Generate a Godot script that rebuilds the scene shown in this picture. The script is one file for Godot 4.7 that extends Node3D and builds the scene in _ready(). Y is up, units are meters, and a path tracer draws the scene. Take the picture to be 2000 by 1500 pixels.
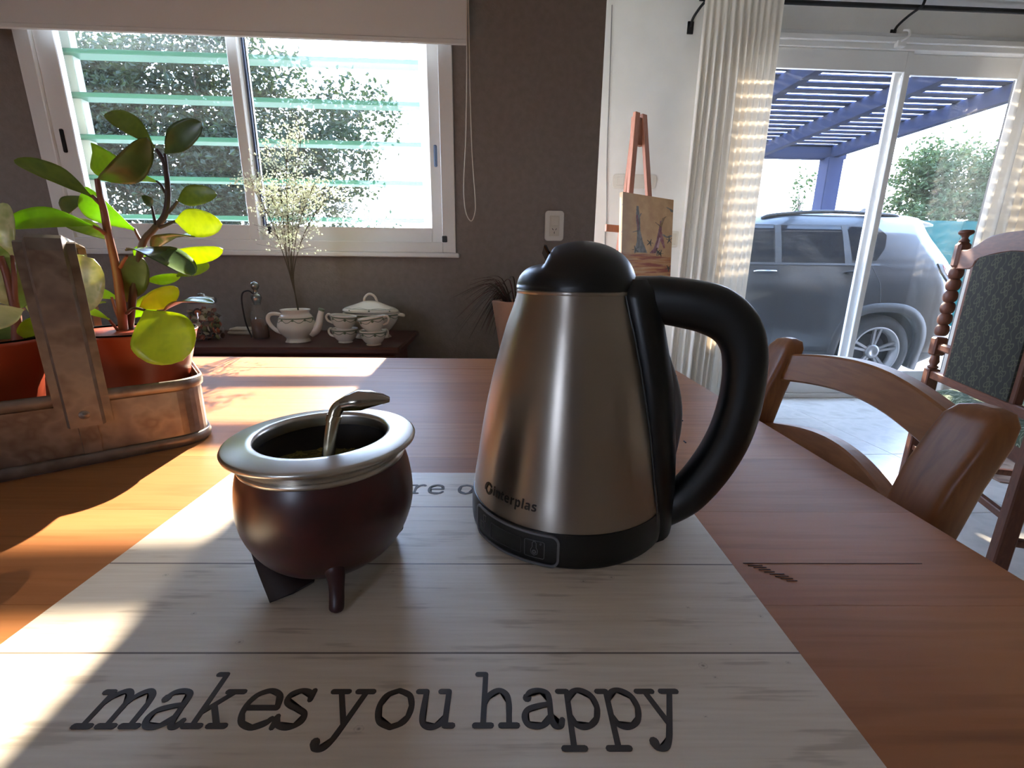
extends Node3D
# World axes are the house's: x runs along the window wall, z comes towards the room. Metres, y up.
# The dining table stands turned by TURN in the house; T() takes table coordinates to the house's.
const TURN := -0.04276
const TOP := 0.75
var M := {}
var used := {}
var rng := RandomNumberGenerator.new()


class Geo:
	var p := PackedVector3Array()
	var u := PackedVector2Array()
	var s := PackedInt32Array()

	func t(a: Vector3, b: Vector3, c: Vector3, g := 0, ua := Vector2.ZERO, ub := Vector2.ZERO, uc := Vector2.ZERO) -> void:
		p.append(a); p.append(b); p.append(c)
		u.append(ua); u.append(ub); u.append(uc)
		s.append(g); s.append(g); s.append(g)

	func q(a: Vector3, b: Vector3, c: Vector3, d: Vector3, g := -1, ua := Vector2(0, 0), ub := Vector2(1, 0), uc := Vector2(1, 1), ud := Vector2(0, 1)) -> void:
		t(a, b, c, g, ua, ub, uc)
		t(a, c, d, g, ua, uc, ud)

	# rows of points joined into a skin; every row has the same count
	func skin(rows: Array, closed := true, caps := true, g := 0) -> Geo:
		var n: int = rows[0].size()
		var m := rows.size()
		for i in m - 1:
			for j in (n if closed else n - 1):
				var k: int = (j + 1) % n
				var u0 := float(j) / n
				var u1 := float(j + 1) / n
				var v0 := float(i) / (m - 1)
				var v1 := float(i + 1) / (m - 1)
				q(rows[i][j], rows[i][k], rows[i + 1][k], rows[i + 1][j], g, Vector2(u0, v0), Vector2(u1, v0), Vector2(u1, v1), Vector2(u0, v1))
		if caps and closed:
			cap(rows[0], true)
			cap(rows[m - 1], false)
		return self

	func cap(ring, back: bool) -> void:
		var c := Vector3.ZERO
		for a in ring:
			c += a
		c /= ring.size()
		for j in ring.size():
			var k: int = (j + 1) % int(ring.size())
			if back:
				t(c, ring[k], ring[j], -1)
			else:
				t(c, ring[j], ring[k], -1)

	func join(o: Geo, x := Transform3D()) -> Geo:
		for i in o.p.size():
			p.append(x * o.p[i])
		u.append_array(o.u)
		s.append_array(o.s)
		return self

	func moved(v: Vector3) -> Geo:
		for i in p.size():
			p[i] += v
		return self

	func mesh() -> ArrayMesh:
		var vol := 0.0
		for i in range(0, p.size(), 3):
			vol += p[i].dot(p[i + 1].cross(p[i + 2]))
		var st := SurfaceTool.new()
		st.begin(Mesh.PRIMITIVE_TRIANGLES)
		var order := [0, 2, 1] if vol > 0.0 else [0, 1, 2]
		for i in range(0, p.size(), 3):
			for k in order:
				st.set_smooth_group(s[i + k])
				st.set_uv(u[i + k])
				st.add_vertex(p[i + k])
		st.generate_normals()
		return st.commit()


# ---- shapes ---------------------------------------------------------------
func box(a: Vector3, b: Vector3, c := 0.0) -> Geo:   # from corner a to corner b, edges chamfered by c
	var g := Geo.new()
	var lo := Vector3(minf(a.x, b.x), minf(a.y, b.y), minf(a.z, b.z))
	var hi := Vector3(maxf(a.x, b.x), maxf(a.y, b.y), maxf(a.z, b.z))
	c = minf(c, 0.49 * minf(hi.x - lo.x, minf(hi.y - lo.y, hi.z - lo.z)))
	var rows := []
	if c <= 0.0:
		for y in [lo.y, hi.y]:
			rows.append([Vector3(lo.x, y, lo.z), Vector3(hi.x, y, lo.z), Vector3(hi.x, y, hi.z), Vector3(lo.x, y, hi.z)])
	else:
		for e in [[lo.y, c], [lo.y + c, 0.0], [hi.y - c, 0.0], [hi.y, c]]:
			var k: float = e[1]
			var d := c if k == 0.0 else 0.0
			var x0 := lo.x + k
			var x1 := hi.x - k
			var z0 := lo.z + k
			var z1 := hi.z - k
			if k > 0.0:
				d = 0.0001
			rows.append([Vector3(x0 + d, e[0], z0), Vector3(x1 - d, e[0], z0), Vector3(x1, e[0], z0 + d), Vector3(x1, e[0], z1 - d), Vector3(x1 - d, e[0], z1), Vector3(x0 + d, e[0], z1), Vector3(x0, e[0], z1 - d), Vector3(x0, e[0], z0 + d)])
	g.skin(rows, true, true, -1)
	return g


func ring(c: Vector3, r: float, n: int, ax := Vector3.RIGHT, az := Vector3.BACK, rz := -1.0) -> Array:
	var o := []
	for j in n:
		var a := TAU * j / n
		o.append(c + ax * (r * cos(a)) + az * ((r if rz < 0.0 else rz) * sin(a)))
	return o


func lathe(prof: Array, n := 48, closed_ends := true) -> Geo:   # prof: Vector2(radius, height); a point given twice makes a crease
	var g := Geo.new()
	var run := []
	var k := 1
	for i in prof.size():
		var v: Vector2 = prof[i]
		run.append(ring(Vector3(0, v.y, 0), maxf(v.x, 0.00005), n))
		if (i > 0 and i + 1 < prof.size() and prof[i + 1] == v) or i + 1 == prof.size():
			if run.size() > 1:
				g.skin(run, true, false, k)
			run = []
			k += 1
	if closed_ends:
		g.cap(ring(Vector3(0, prof[0].y, 0), maxf(prof[0].x, 0.00005), n), true)
		g.cap(ring(Vector3(0, prof[-1].y, 0), maxf(prof[-1].x, 0.00005), n), false)
	return g


func spline(pts: Array, per := 6) -> Array:   # Catmull-Rom through points
	var o := []
	for i in pts.size() - 1:
		var a = pts[maxi(i - 1, 0)]
		var b = pts[i]
		var c = pts[i + 1]
		var d = pts[mini(i + 2, pts.size() - 1)]
		for k in per:
			o.append(b.cubic_interpolate(c, a, d, float(k) / per))
	o.append(pts[-1])
	return o


# a section (Array of Vector2: across, up) carried along a path; scale gives a factor per point
func sweep(path: Array, section: Array, up := Vector3.UP, scales := [], caps := true, g := 0) -> Geo:
	var rows := []
	for i in path.size():
		var d: Vector3 = (path[mini(i + 1, path.size() - 1)] - path[maxi(i - 1, 0)]).normalized()
		var x := up.cross(d)
		if x.length() < 0.01:
			x = Vector3.RIGHT.cross(d)
		x = x.normalized()
		var y := d.cross(x).normalized()
		var k = scales[i] if scales.size() else 1.0
		var kx: float = k.x if k is Vector2 else k
		var ky: float = k.y if k is Vector2 else k
		var row := []
		for v in section:
			row.append(path[i] + x * (v.x * kx) + y * (v.y * ky))
		rows.append(row)
	return Geo.new().skin(rows, true, caps, g)


func circle(r: float, n := 10, ry := -1.0, pw := 1.0) -> Array:   # pw < 1 squares it off
	var o := []
	for j in n:
		var a := TAU * j / n
		var c := cos(a)
		var d := sin(a)
		o.append(Vector2(r * signf(c) * pow(absf(c), pw), (r if ry < 0.0 else ry) * signf(d) * pow(absf(d), pw)))
	return o


func tube(path: Array, r: float, n := 8, scales := [], up := Vector3.UP) -> Geo:
	return sweep(path, circle(r, n), up, scales)


func plate(poly: Array, y0: float, y1: float, bevel := 0.0, holes := []) -> Geo:   # polygon in x,z made thick in y
	var g := Geo.new()
	var pv := PackedVector2Array(poly)
	if Geometry2D.is_polygon_clockwise(pv):
		pv.reverse()
	var idx := Geometry2D.triangulate_polygon(pv)
	var n := pv.size()
	var inner := pv.duplicate()
	if bevel > 0.0:
		for i in n:
			var a := (pv[i] - pv[(i + n - 1) % n]).normalized()
			var b := (pv[(i + 1) % n] - pv[i]).normalized()
			var nn := (a.orthogonal() + b.orthogonal()).normalized()
			inner[i] = pv[i] + nn * bevel
		if absf(_area(inner)) > absf(_area(pv)):
			for i in n:
				inner[i] = pv[i] * 2.0 - inner[i]
	for i in range(0, idx.size(), 3):
		var a := inner[idx[i]]
		var b := inner[idx[i + 1]]
		var c := inner[idx[i + 2]]
		g.t(Vector3(a.x, y1, a.y), Vector3(b.x, y1, b.y), Vector3(c.x, y1, c.y), -1, a, b, c)
		g.t(Vector3(a.x, y0, a.y), Vector3(c.x, y0, c.y), Vector3(b.x, y0, b.y), -1, a, c, b)
	var tiers := [[y1, inner], [y1 - bevel, pv], [y0 + bevel, pv], [y0, inner]] if bevel > 0.0 else [[y1, pv], [y0, pv]]
	for k in tiers.size() - 1:
		for i in n:
			var j := (i + 1) % n
			var A: PackedVector2Array = tiers[k][1]
			var B: PackedVector2Array = tiers[k + 1][1]
			var ya: float = tiers[k][0]
			var yb: float = tiers[k + 1][0]
			g.q(Vector3(A[j].x, ya, A[j].y), Vector3(A[i].x, ya, A[i].y), Vector3(B[i].x, yb, B[i].y), Vector3(B[j].x, yb, B[j].y), -1)
	return g


func _area(v: PackedVector2Array) -> float:
	var a := 0.0
	for i in v.size():
		a += v[i].cross(v[(i + 1) % v.size()])
	return a


func upright(poly: Array, z0: float, z1: float, bevel := 0.0) -> Geo:   # polygon in x,y made thick in z
	var g := plate(poly, z0, z1, bevel)
	for i in g.p.size():
		g.p[i] = Vector3(g.p[i].x, g.p[i].z, g.p[i].y)
	return g


func rrect(w: float, h: float, r: float, n := 5, c := Vector2.ZERO) -> Array:
	var o := []
	for k in 4:
		var cx := (w / 2 - r) * (1 if k in [0, 3] else -1)
		var cy := (h / 2 - r) * (1 if k in [0, 1] else -1)
		for i in n + 1:
			var a := PI / 2 * k + PI / 2 * i / n
			o.append(c + Vector2(cx + r * cos(a), cy + r * sin(a)))
	return o


# ---- things ----------------------------------------------------------------
func named(called: String) -> String:
	used[called] = used.get(called, -1) + 1
	return called if used[called] == 0 else "%s_%03d" % [called, used[called]]


func thing(called: String, label: String, category: String, at := Vector3.ZERO, turn := 0.0, group := "") -> Node3D:
	var o := Node3D.new()
	o.name = named(called)
	add_child(o)
	o.position = at
	o.rotation.y = turn
	return tag(o, label, category, group)


func tag(o: Node3D, label: String, category: String, group := "") -> Node3D:
	o.set_meta("label", label)
	o.set_meta("category", category)
	if group:
		o.set_meta("group", group)
	return o


func part(parent: Node3D, called: String, g, m: Material, label := "") -> MeshInstance3D:
	var o := MeshInstance3D.new()
	var key := called
	if parent == self:
		o.name = named(called)
	else:
		var k := "%d/%s" % [parent.get_instance_id(), called]
		used[k] = used.get(k, -1) + 1
		o.name = called if used[k] == 0 else "%s_%03d" % [key, used[k]]
	o.mesh = g.mesh() if g is Geo else g
	o.material_override = m
	parent.add_child(o, true)
	if label:
		o.set_meta("label", label)
	return o


func struct(called: String, g, m: Material, parent: Node3D = self) -> MeshInstance3D:
	var o := part(parent, called, g, m)
	if parent == self:
		o.set_meta("kind", "structure")
	return o


func frame_of(called: String, at := Vector3.ZERO) -> Node3D:
	var o := Node3D.new()
	o.name = named(called)
	add_child(o)
	o.position = at
	o.set_meta("kind", "structure")
	return o


func dup(o: Node3D, at: Vector3, turn: float, label := "") -> Node3D:
	var c: Node3D = o.duplicate()
	c.name = named(str(o.name).rstrip("0123456789").trim_suffix("_"))
	add_child(c)
	c.position = at
	c.rotation.y = turn
	if label:
		c.set_meta("label", label)
	return c


func T(x: float, y: float, z: float) -> Vector3:
	return Vector3(x, y, z).rotated(Vector3.UP, TURN)


# ---- materials --------------------------------------------------------------
func mat(c: Color, rough := 0.6, metal := 0.0) -> StandardMaterial3D:
	var m := StandardMaterial3D.new()
	m.albedo_color = c
	m.roughness = rough
	m.metallic = metal
	return m


func noise(freq: float, cols: Array, octaves := 4, size := 512, sd := 1, kind := FastNoiseLite.TYPE_SIMPLEX_SMOOTH) -> NoiseTexture2D:
	var f := FastNoiseLite.new()
	f.noise_type = kind
	f.seed = sd
	f.frequency = freq
	f.fractal_octaves = octaves
	var t := NoiseTexture2D.new()
	t.width = size
	t.height = size
	t.seamless = true
	t.noise = f
	if cols.size():
		var g := Gradient.new()
		var off := PackedFloat32Array()
		for i in cols.size():
			off.append(float(i) / (cols.size() - 1))
		g.offsets = off
		g.colors = PackedColorArray(cols)
		t.color_ramp = g
	return t


func tri(m: StandardMaterial3D, t: Texture2D, sc: Vector3, world := false) -> StandardMaterial3D:
	m.albedo_texture = t
	m.albedo_color = Color.WHITE
	m.uv1_triplanar = true
	m.uv1_world_triplanar = world
	m.uv1_scale = sc
	return m


func bumpy(m: StandardMaterial3D, t: Texture2D, cm: float) -> StandardMaterial3D:
	m.heightmap_enabled = true
	m.heightmap_texture = t
	m.heightmap_scale = cm
	return m


func wood(a: String, b: String, c: String, sc: Vector3, rough := 0.45, sd := 3) -> StandardMaterial3D:
	return tri(mat(Color.WHITE, rough), noise(0.008, [Color(a), Color(b), Color(c), Color(b), Color(c)], 5, 512, sd), sc)


func glass_pane(tint := Color(0.93, 0.96, 0.97), a := 0.04) -> StandardMaterial3D:
	var m := mat(Color(tint, a), 0.02)
	m.transparency = BaseMaterial3D.TRANSPARENCY_ALPHA
	m.metallic_specular = 0.4
	return m


func _ready() -> void:
	rng.seed = 11
	setup()
	materials()
	room()
	window_and_blind()
	sliding_door()
	curtains()
	dining_table()
	placemat()
	kettle()
	mate_cup()
	basket()
	plants()
	sideboard()
	crockery()
	easel()
	chairs()
	outdoors()
	car()


func setup() -> void:
	var cam := Camera3D.new()
	cam.name = "camera"
	add_child(cam)
	cam.fov = 81.115
	cam.near = 0.02
	cam.far = 300.0
	cam.position = Vector3(0, 0.96, 0)
	cam.basis = Basis(Vector3.UP, -0.0550706) * Basis(Vector3.RIGHT, -0.252493) * Basis(Vector3.BACK, 0.0101804)
	cam.current = true

	var sky := ProceduralSkyMaterial.new()
	sky.sky_top_color = Color(0.62, 0.74, 0.92)
	sky.sky_horizon_color = Color(0.93, 0.95, 1.0)
	sky.ground_bottom_color = Color(0.42, 0.40, 0.36)
	sky.ground_horizon_color = Color(0.6, 0.58, 0.54)
	sky.sky_energy_multiplier = SKY_E
	sky.ground_energy_multiplier = SKY_E * 0.4
	var env := Environment.new()
	env.background_mode = Environment.BG_SKY
	env.sky = Sky.new()
	env.sky.sky_material = sky
	env.tonemap_mode = Environment.TONE_MAPPER_LINEAR
	env.tonemap_exposure = EXPO
	env.sdfgi_enabled = true
	env.ssao_enabled = true
	env.ssil_enabled = true
	var we := WorldEnvironment.new()
	we.name = "world_environment"
	we.environment = env
	add_child(we)

	var sun := DirectionalLight3D.new()
	sun.name = "sun"
	add_child(sun)
	var e := deg_to_rad(28.6)
	var go := Vector3(0.032 * cos(e), -sin(e), cos(e))
	sun.look_at_from_position(-go * 20.0, Vector3.ZERO)
	sun.light_energy = SUN_E
	sun.light_color = Color(1.0, 0.95, 0.86)
	sun.light_angular_distance = 0.6
	sun.shadow_enabled = true
	sun.sky_mode = DirectionalLight3D.SKY_MODE_LIGHT_ONLY


const SKY_E := 2.9
const SUN_E := 3.9
const EXPO := 3.3


func materials() -> void:
	M.white = mat(Color("e9e7e2"), 0.35)                     # lacquered aluminium
	M.wall_white = bumpy(tri(mat(Color.WHITE, 0.85), noise(0.02, [Color("edeae2"), Color("f3f0e9")], 3, 256, 5), Vector3(0.7, 0.7, 0.7)), noise(0.05, [], 4, 256, 6), 0.03)
	M.wall_dark = bumpy(tri(mat(Color.WHITE, 0.9), noise(0.03, [Color("82786f"), Color("8c827a")], 4, 512, 7), Vector3(2, 2, 2)), noise(0.09, [], 4, 512, 8), 0.06)
	M.wall_tan = mat(Color("a99c8a"), 0.9)
	M.ceiling = mat(Color("dcd9d3"), 0.9)
	M.grout = mat(Color("8f8a82"), 0.9)
	M.tiles = []
	for k in 3:
		M.tiles.append(tri(mat(Color.WHITE, 0.25), noise(0.012, [Color("c3bdb3"), Color("cfc9bf"), Color("bcb6ac")], 5, 512, 20 + k), Vector3(0.9, 0.9, 0.9), true))
	M.black = mat(Color("0d0d0e"), 0.38)
	M.black_soft = mat(Color("141415"), 0.5)
	M.iron = mat(Color("19191b"), 0.45, 0.3)
	M.glass = glass_pane()
	M.cloth = mat(Color("e4dacb"), 0.9)
	M.cloth.backlight_enabled = true
	M.cloth.backlight = Color(0.5, 0.48, 0.44)
	M.blind = mat(Color("e0dfda"), 0.85)
	M.blind.backlight_enabled = true
	M.blind.backlight = Color(0.12, 0.12, 0.11)
	M.teal = mat(Color(0.03, 0.33, 0.25, 0.82), 0.4)   # translucent sheet
	M.teal.transparency = BaseMaterial3D.TRANSPARENCY_ALPHA
	M.teal.backlight_enabled = true
	M.teal.backlight = Color(0.15, 0.34, 0.27)
	M.plate = mat(Color("e3ddd0"), 0.4)
	M.dark_hole = mat(Color("1c1a18"), 0.8)


func wall_with_opening(called: String, lo: Vector3, hi: Vector3, a: Vector2, b: Vector2, m: Material, along_z := false) -> void:
	var g := Geo.new()   # a, b: lower and upper corner of the opening, along the wall and up
	var parts := [[lo.z if along_z else lo.x, a.x, lo.y, hi.y], [b.x, hi.z if along_z else hi.x, lo.y, hi.y], [a.x, b.x, lo.y, a.y], [a.x, b.x, b.y, hi.y]]
	for r in parts:
		if r[1] - r[0] < 0.001 or r[3] - r[2] < 0.001:
			continue
		if along_z:
			g.join(box(Vector3(lo.x, r[2], r[0]), Vector3(hi.x, r[3], r[1])))
		else:
			g.join(box(Vector3(r[0], r[2], lo.z), Vector3(r[1], r[3], hi.z)))
	struct(called, g, m)


func room() -> void:
	var H := 2.6
	var floor_ := struct("floor", box(Vector3(-2.6, -0.13, -3.46), Vector3(5.2, -0.006, 3.2)), M.grout)
	var tile := box(Vector3(0.0015, -0.012, 0.0015), Vector3(0.5985, 0, 0.5985), 0.0012).mesh()
	for i in 13:
		for k in 11:
			var x := -2.6 + 0.6 * i
			var z := -3.36 + 0.6 * k
			if x < 0.3 and z < -1.85:
				continue
			var o := part(floor_, "tile", tile, M.tiles[(i * 7 + k * 5) % 3])
			o.position = Vector3(x, 0, z)
	struct("ceiling", box(Vector3(-2.8, H, -3.46), Vector3(5.2, H + 0.2, 3.4)), M.ceiling)
	wall_with_opening("wall_north", Vector3(-2.8, -0.13, -1.87), Vector3(0.40, H, -1.75), Vector2(-1.5, 1.02), Vector2(-0.12, 1.84), M.wall_dark)
	wall_with_opening("wall_wing", Vector3(0.2, -0.13, -3.46), Vector3(0.395, H, -1.87), Vector2(-3.1, 0.5), Vector2(-2.1, 2.4), M.wall_white, true)  # opening for the added, unseen window that lights the white wall
	wall_with_opening("wall_door", Vector3(0.395, -0.13, -3.46), Vector3(5.2, H, -3.26), Vector2(1.47, 0.0), Vector2(3.78, 2.46), M.wall_white)
	wall_with_opening("added_facade", Vector3(0.2, -0.13, -3.475), Vector3(5.2, H, -3.46), Vector2(1.47, 0.0), Vector2(3.78, 2.46), mat(Color("4d463f"), 0.9))  # dark outer sheet, added to dim what car and pergola receive
	struct("wall_east", box(Vector3(5.0, -0.13, -3.26), Vector3(5.2, H, 3.4)), M.wall_tan)
	struct("wall_west", box(Vector3(-2.8, -0.13, -1.75), Vector3(-2.6, H, 3.4)), M.wall_tan)
	var sd := struct("door_2", box(Vector3(-0.75, 0.0, 3.15), Vector3(0.15, 2.1, 3.2), 0.004), wood("2e1a10", "47291a", "3b2215", Vector3(6, 1, 6)))  # unseen dark door, added for the dark streak reflected in the kettle
	part(sd, "door_handle", box(Vector3(0.05, 1.0, 3.09), Vector3(0.08, 1.14, 3.15), 0.006), M.iron)
	wall_with_opening("wall_south", Vector3(-2.6, -0.13, 3.2), Vector3(5.0, H, 3.4), Vector2(-2.2, 1.2), Vector2(-1.5, 1.9), M.wall_tan)  # opening for the added window behind the camera
	for w in [[Vector3(0.30, 0.5, -3.1), Vector3(0.30, 2.4, -2.1)]]:
		var a: Vector3 = w[0]
		var b: Vector3 = w[1]
		var fr := Geo.new()
		var m := (a.z + b.z) / 2
		for s in [[a.z, a.z + 0.06, a.y, b.y], [b.z - 0.06, b.z, a.y, b.y], [m - 0.04, m + 0.04, a.y + 0.06, b.y - 0.06], [a.z + 0.06, b.z - 0.06, a.y, a.y + 0.06], [a.z + 0.06, b.z - 0.06, b.y - 0.06, b.y]]:
			fr.join(box(Vector3(a.x - 0.03, s[2], s[0]), Vector3(a.x + 0.03, s[3], s[1]), 0.004))
		var o := struct("added_window_2", fr, M.white)  # unseen window, added to brighten the white wall
		part(o, "pane", box(Vector3(a.x - 0.003, a.y + 0.05, a.z + 0.05), Vector3(a.x + 0.003, b.y - 0.05, b.z - 0.05)), M.glass)
	var w3 := struct("added_window_3", rails(-2.2, -1.5, 1.2, 1.9, 0.06, 0.06, 0.06, 0.06, 3.27, 3.33), M.white)  # unseen window, added for the light streak on the kettle
	part(w3, "pane", box(Vector3(-2.15, 1.25, 3.297), Vector3(-1.55, 1.85, 3.303)), M.glass)
	struct("baseboard_door", box(Vector3(0.40, 0, -3.26), Vector3(1.46, 0.08, -3.245), 0.003), M.white)
	# hanging cord on the white wall
	var path := spline([Vector3(0.778, 2.55, -3.252), Vector3(0.79, 2.1, -3.25), Vector3(0.8, 1.7, -3.25), Vector3(0.822, 1.3, -3.25), Vector3(0.818, 1.22, -3.25), Vector3(0.828, 1.0, -3.25), Vector3(0.83, 0.6, -3.252)], 5)
	tag(part(self, "wall_cable", tube(path, 0.0028, 6, [], Vector3.BACK), mat(Color("8d8a86"), 0.6)), "thin grey cord hanging down the white wall beside the dark wall's end", "cable")
	# plates
	switch_plate(Vector3(0.247, 1.113, -1.748), 0.07, 0.106, true, "cream wall plate with a switch and a socket on the dark wall")
	var p := thing("wall_plate", "wide cream wall plate with two switches behind the easel", "switch", Vector3(1.0, 1.54, -3.258))
	part(p, "cover", upright(rrect(0.30, 0.09, 0.02), 0, 0.008, 0.003), M.plate)
	for x in [-0.1, 0.1]:
		part(p, "rocker", upright(rrect(0.05, 0.05, 0.004, 2, Vector2(x, 0)), 0.006, 0.012, 0.001), M.plate)
	switch_plate(Vector3(1.307, 1.17, -3.258), 0.07, 0.112, false, "cream light switch on the white wall next to the curtain")


# four members of a frame, butted without overlap: left, right, bottom and top widths
func rails(x0: float, x1: float, y0: float, y1: float, l: float, r: float, b: float, t: float, z0: float, z1: float) -> Geo:
	var g := box(Vector3(x0, y0, z0), Vector3(x0 + l, y1, z1), 0.002)
	g.join(box(Vector3(x1 - r, y0, z0), Vector3(x1, y1, z1), 0.002))
	g.join(box(Vector3(x0 + l, y0, z0), Vector3(x1 - r, y0 + b, z1), 0.002))
	g.join(box(Vector3(x0 + l, y1 - t, z0), Vector3(x1 - r, y1, z1), 0.002))
	return g


func switch_plate(at: Vector3, w: float, h: float, socket: bool, label: String) -> void:
	var p := thing("wall_socket" if socket else "light_switch", label, "socket" if socket else "switch", at)
	part(p, "cover", upright(rrect(w, h, 0.012), 0, 0.008, 0.003), M.plate)
	part(p, "inner_plate", upright(rrect(w * 0.52, h * 0.68, 0.002, 2), 0.007, 0.0095, 0.0006), mat(Color("d5ccb9"), 0.4))
	part(p, "rocker", upright(rrect(w * 0.4, h * (0.27 if socket else 0.6), 0.002, 2, Vector2(0, h * (0.14 if socket else 0.0))), 0.009, 0.0125, 0.001), mat(Color("dcd3c0"), 0.4))
	if socket:
		for s in [[-0.006, -0.012, 0.6], [0.006, -0.012, -0.6], [0.0, -0.024, 0.0]]:
			var slot := Geo.new().join(upright(rrect(0.0018, 0.008, 0.0008, 2), 0.0085, 0.0105), Transform3D(Basis(Vector3.BACK, s[2]), Vector3(s[0], s[1], 0)))
			part(p, "socket_slot", slot, M.dark_hole)


func window_and_blind() -> void:
	# frame: white aluminium, two sliding sashes
	var f := rails(-1.505, -0.117, 1.0125, 1.84, 0.05, 0.048, 0.0375, 0.05, -1.812, -1.738)
	f.join(box(Vector3(-1.52, 0.995, -1.75), Vector3(-0.105, 1.012, -1.725), 0.003))
	var w := struct("window_1", f, M.white)
	for s in [[-1.455, -0.822, -1.775, -1.75, 0.062, 0.04], [-0.856, -0.165, -1.805, -1.78, 0.036, 0.04]]:
		var near: bool = s[2] > -1.8
		var g := rails(s[0], s[1], 1.05, 1.79, 0.065 if near else 0.045, 0.034 if near else 0.042, 0.052, 0.045, s[2], s[3])
		var o := part(w, "sash", g, M.white)
		part(o, "pane", box(Vector3(s[0] + 0.03, 1.09, s[2] + 0.010), Vector3(s[1] - 0.03, 1.76, s[2] + 0.014)), M.glass)
	part(w, "weather_strip", box(Vector3(-0.818, 1.1, -1.792), Vector3(-0.811, 1.75, -1.776)), mat(Color("3d4a63"), 0.6))
	part(w, "latch", box(Vector3(-1.434, 1.325, -1.752), Vector3(-1.421, 1.398, -1.744), 0.003), M.black)
	part(w, "latch", box(Vector3(-0.192, 1.312, -1.784), Vector3(-0.180, 1.384, -1.774), 0.003), mat(Color("6b7f9e"), 0.4))
	part(w, "corner_stop", box(Vector3(-0.79, 1.072, -1.752), Vector3(-0.778, 1.106, -1.742), 0.002), M.black)
	part(w, "corner_stop", box(Vector3(-0.166, 1.05, -1.742), Vector3(-0.148, 1.072, -1.732), 0.002), M.black)

	# outside: teal boards across the window, held by posts
	var sh := thing("window_louvre", "teal horizontal boards with white side posts outside the window", "shutter", Vector3(-0.9, 1.0, -2.15))
	for k in 6:
		var y := 0.159 + 0.1527 * k
		part(sh, "board", box(Vector3(-0.86, y - 0.0085, -0.035), Vector3(0.70, y + 0.0085, 0.035), 0.003), M.teal)
	part(sh, "side_post", box(Vector3(-0.785, 0.0, -0.03), Vector3(-0.745, 1.05, 0.01), 0.003), mat(Color("9fb0a8"), 0.6))
	part(sh, "side_post", box(Vector3(-0.835, 0.0, -0.028), Vector3(-0.7855, 1.05, 0.045), 0.003), M.teal)
	part(sh, "side_post", box(Vector3(0.622, 0.0, -0.03), Vector3(0.70, 1.05, 0.048), 0.003), M.white)
	part(sh, "bottom_rail", box(Vector3(-0.86, 0.02, -0.03), Vector3(0.70, 0.07, 0.04), 0.003), M.teal)

	# roller blind, lowered over the window's top
	var b := thing("roller_blind", "off-white roller blind drawn down over the top of the window", "blind", Vector3(-0.8, 2.5, -1.70))
	part(b, "cloth", box(Vector3(-1.0, -0.825, -0.0015), Vector3(0.735, 0.03, 0.0)), M.blind)
	part(b, "bottom_bar", box(Vector3(-1.0, -0.837, -0.005), Vector3(0.735, -0.820, 0.004), 0.003), M.blind)
	var tube_ := []
	for x in [-1.0, 0.735]:
		tube_.append(ring(Vector3(x, 0.02, -0.015), 0.022, 16, Vector3.UP, Vector3.BACK))
	part(b, "tube", Geo.new().skin(tube_), M.blind)
	var loop := spline([Vector3(0.736, 0.02, 0.004), Vector3(0.737, -0.5, 0.005), Vector3(0.735, -0.85, 0.005), Vector3(0.728, -1.1, 0.005), Vector3(0.718, -1.26, 0.005), Vector3(0.723, -1.345, 0.005), Vector3(0.742, -1.379, 0.005), Vector3(0.756, -1.35, 0.005), Vector3(0.757, -1.3, 0.005), Vector3(0.748, -1.15, 0.005), Vector3(0.743, -0.9, 0.005), Vector3(0.741, -0.5, 0.005), Vector3(0.742, 0.02, 0.004)], 5)
	part(b, "pull_chain", tube(loop, 0.0018, 6, [], Vector3.BACK), mat(Color("d8cfbf"), 0.5))


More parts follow.
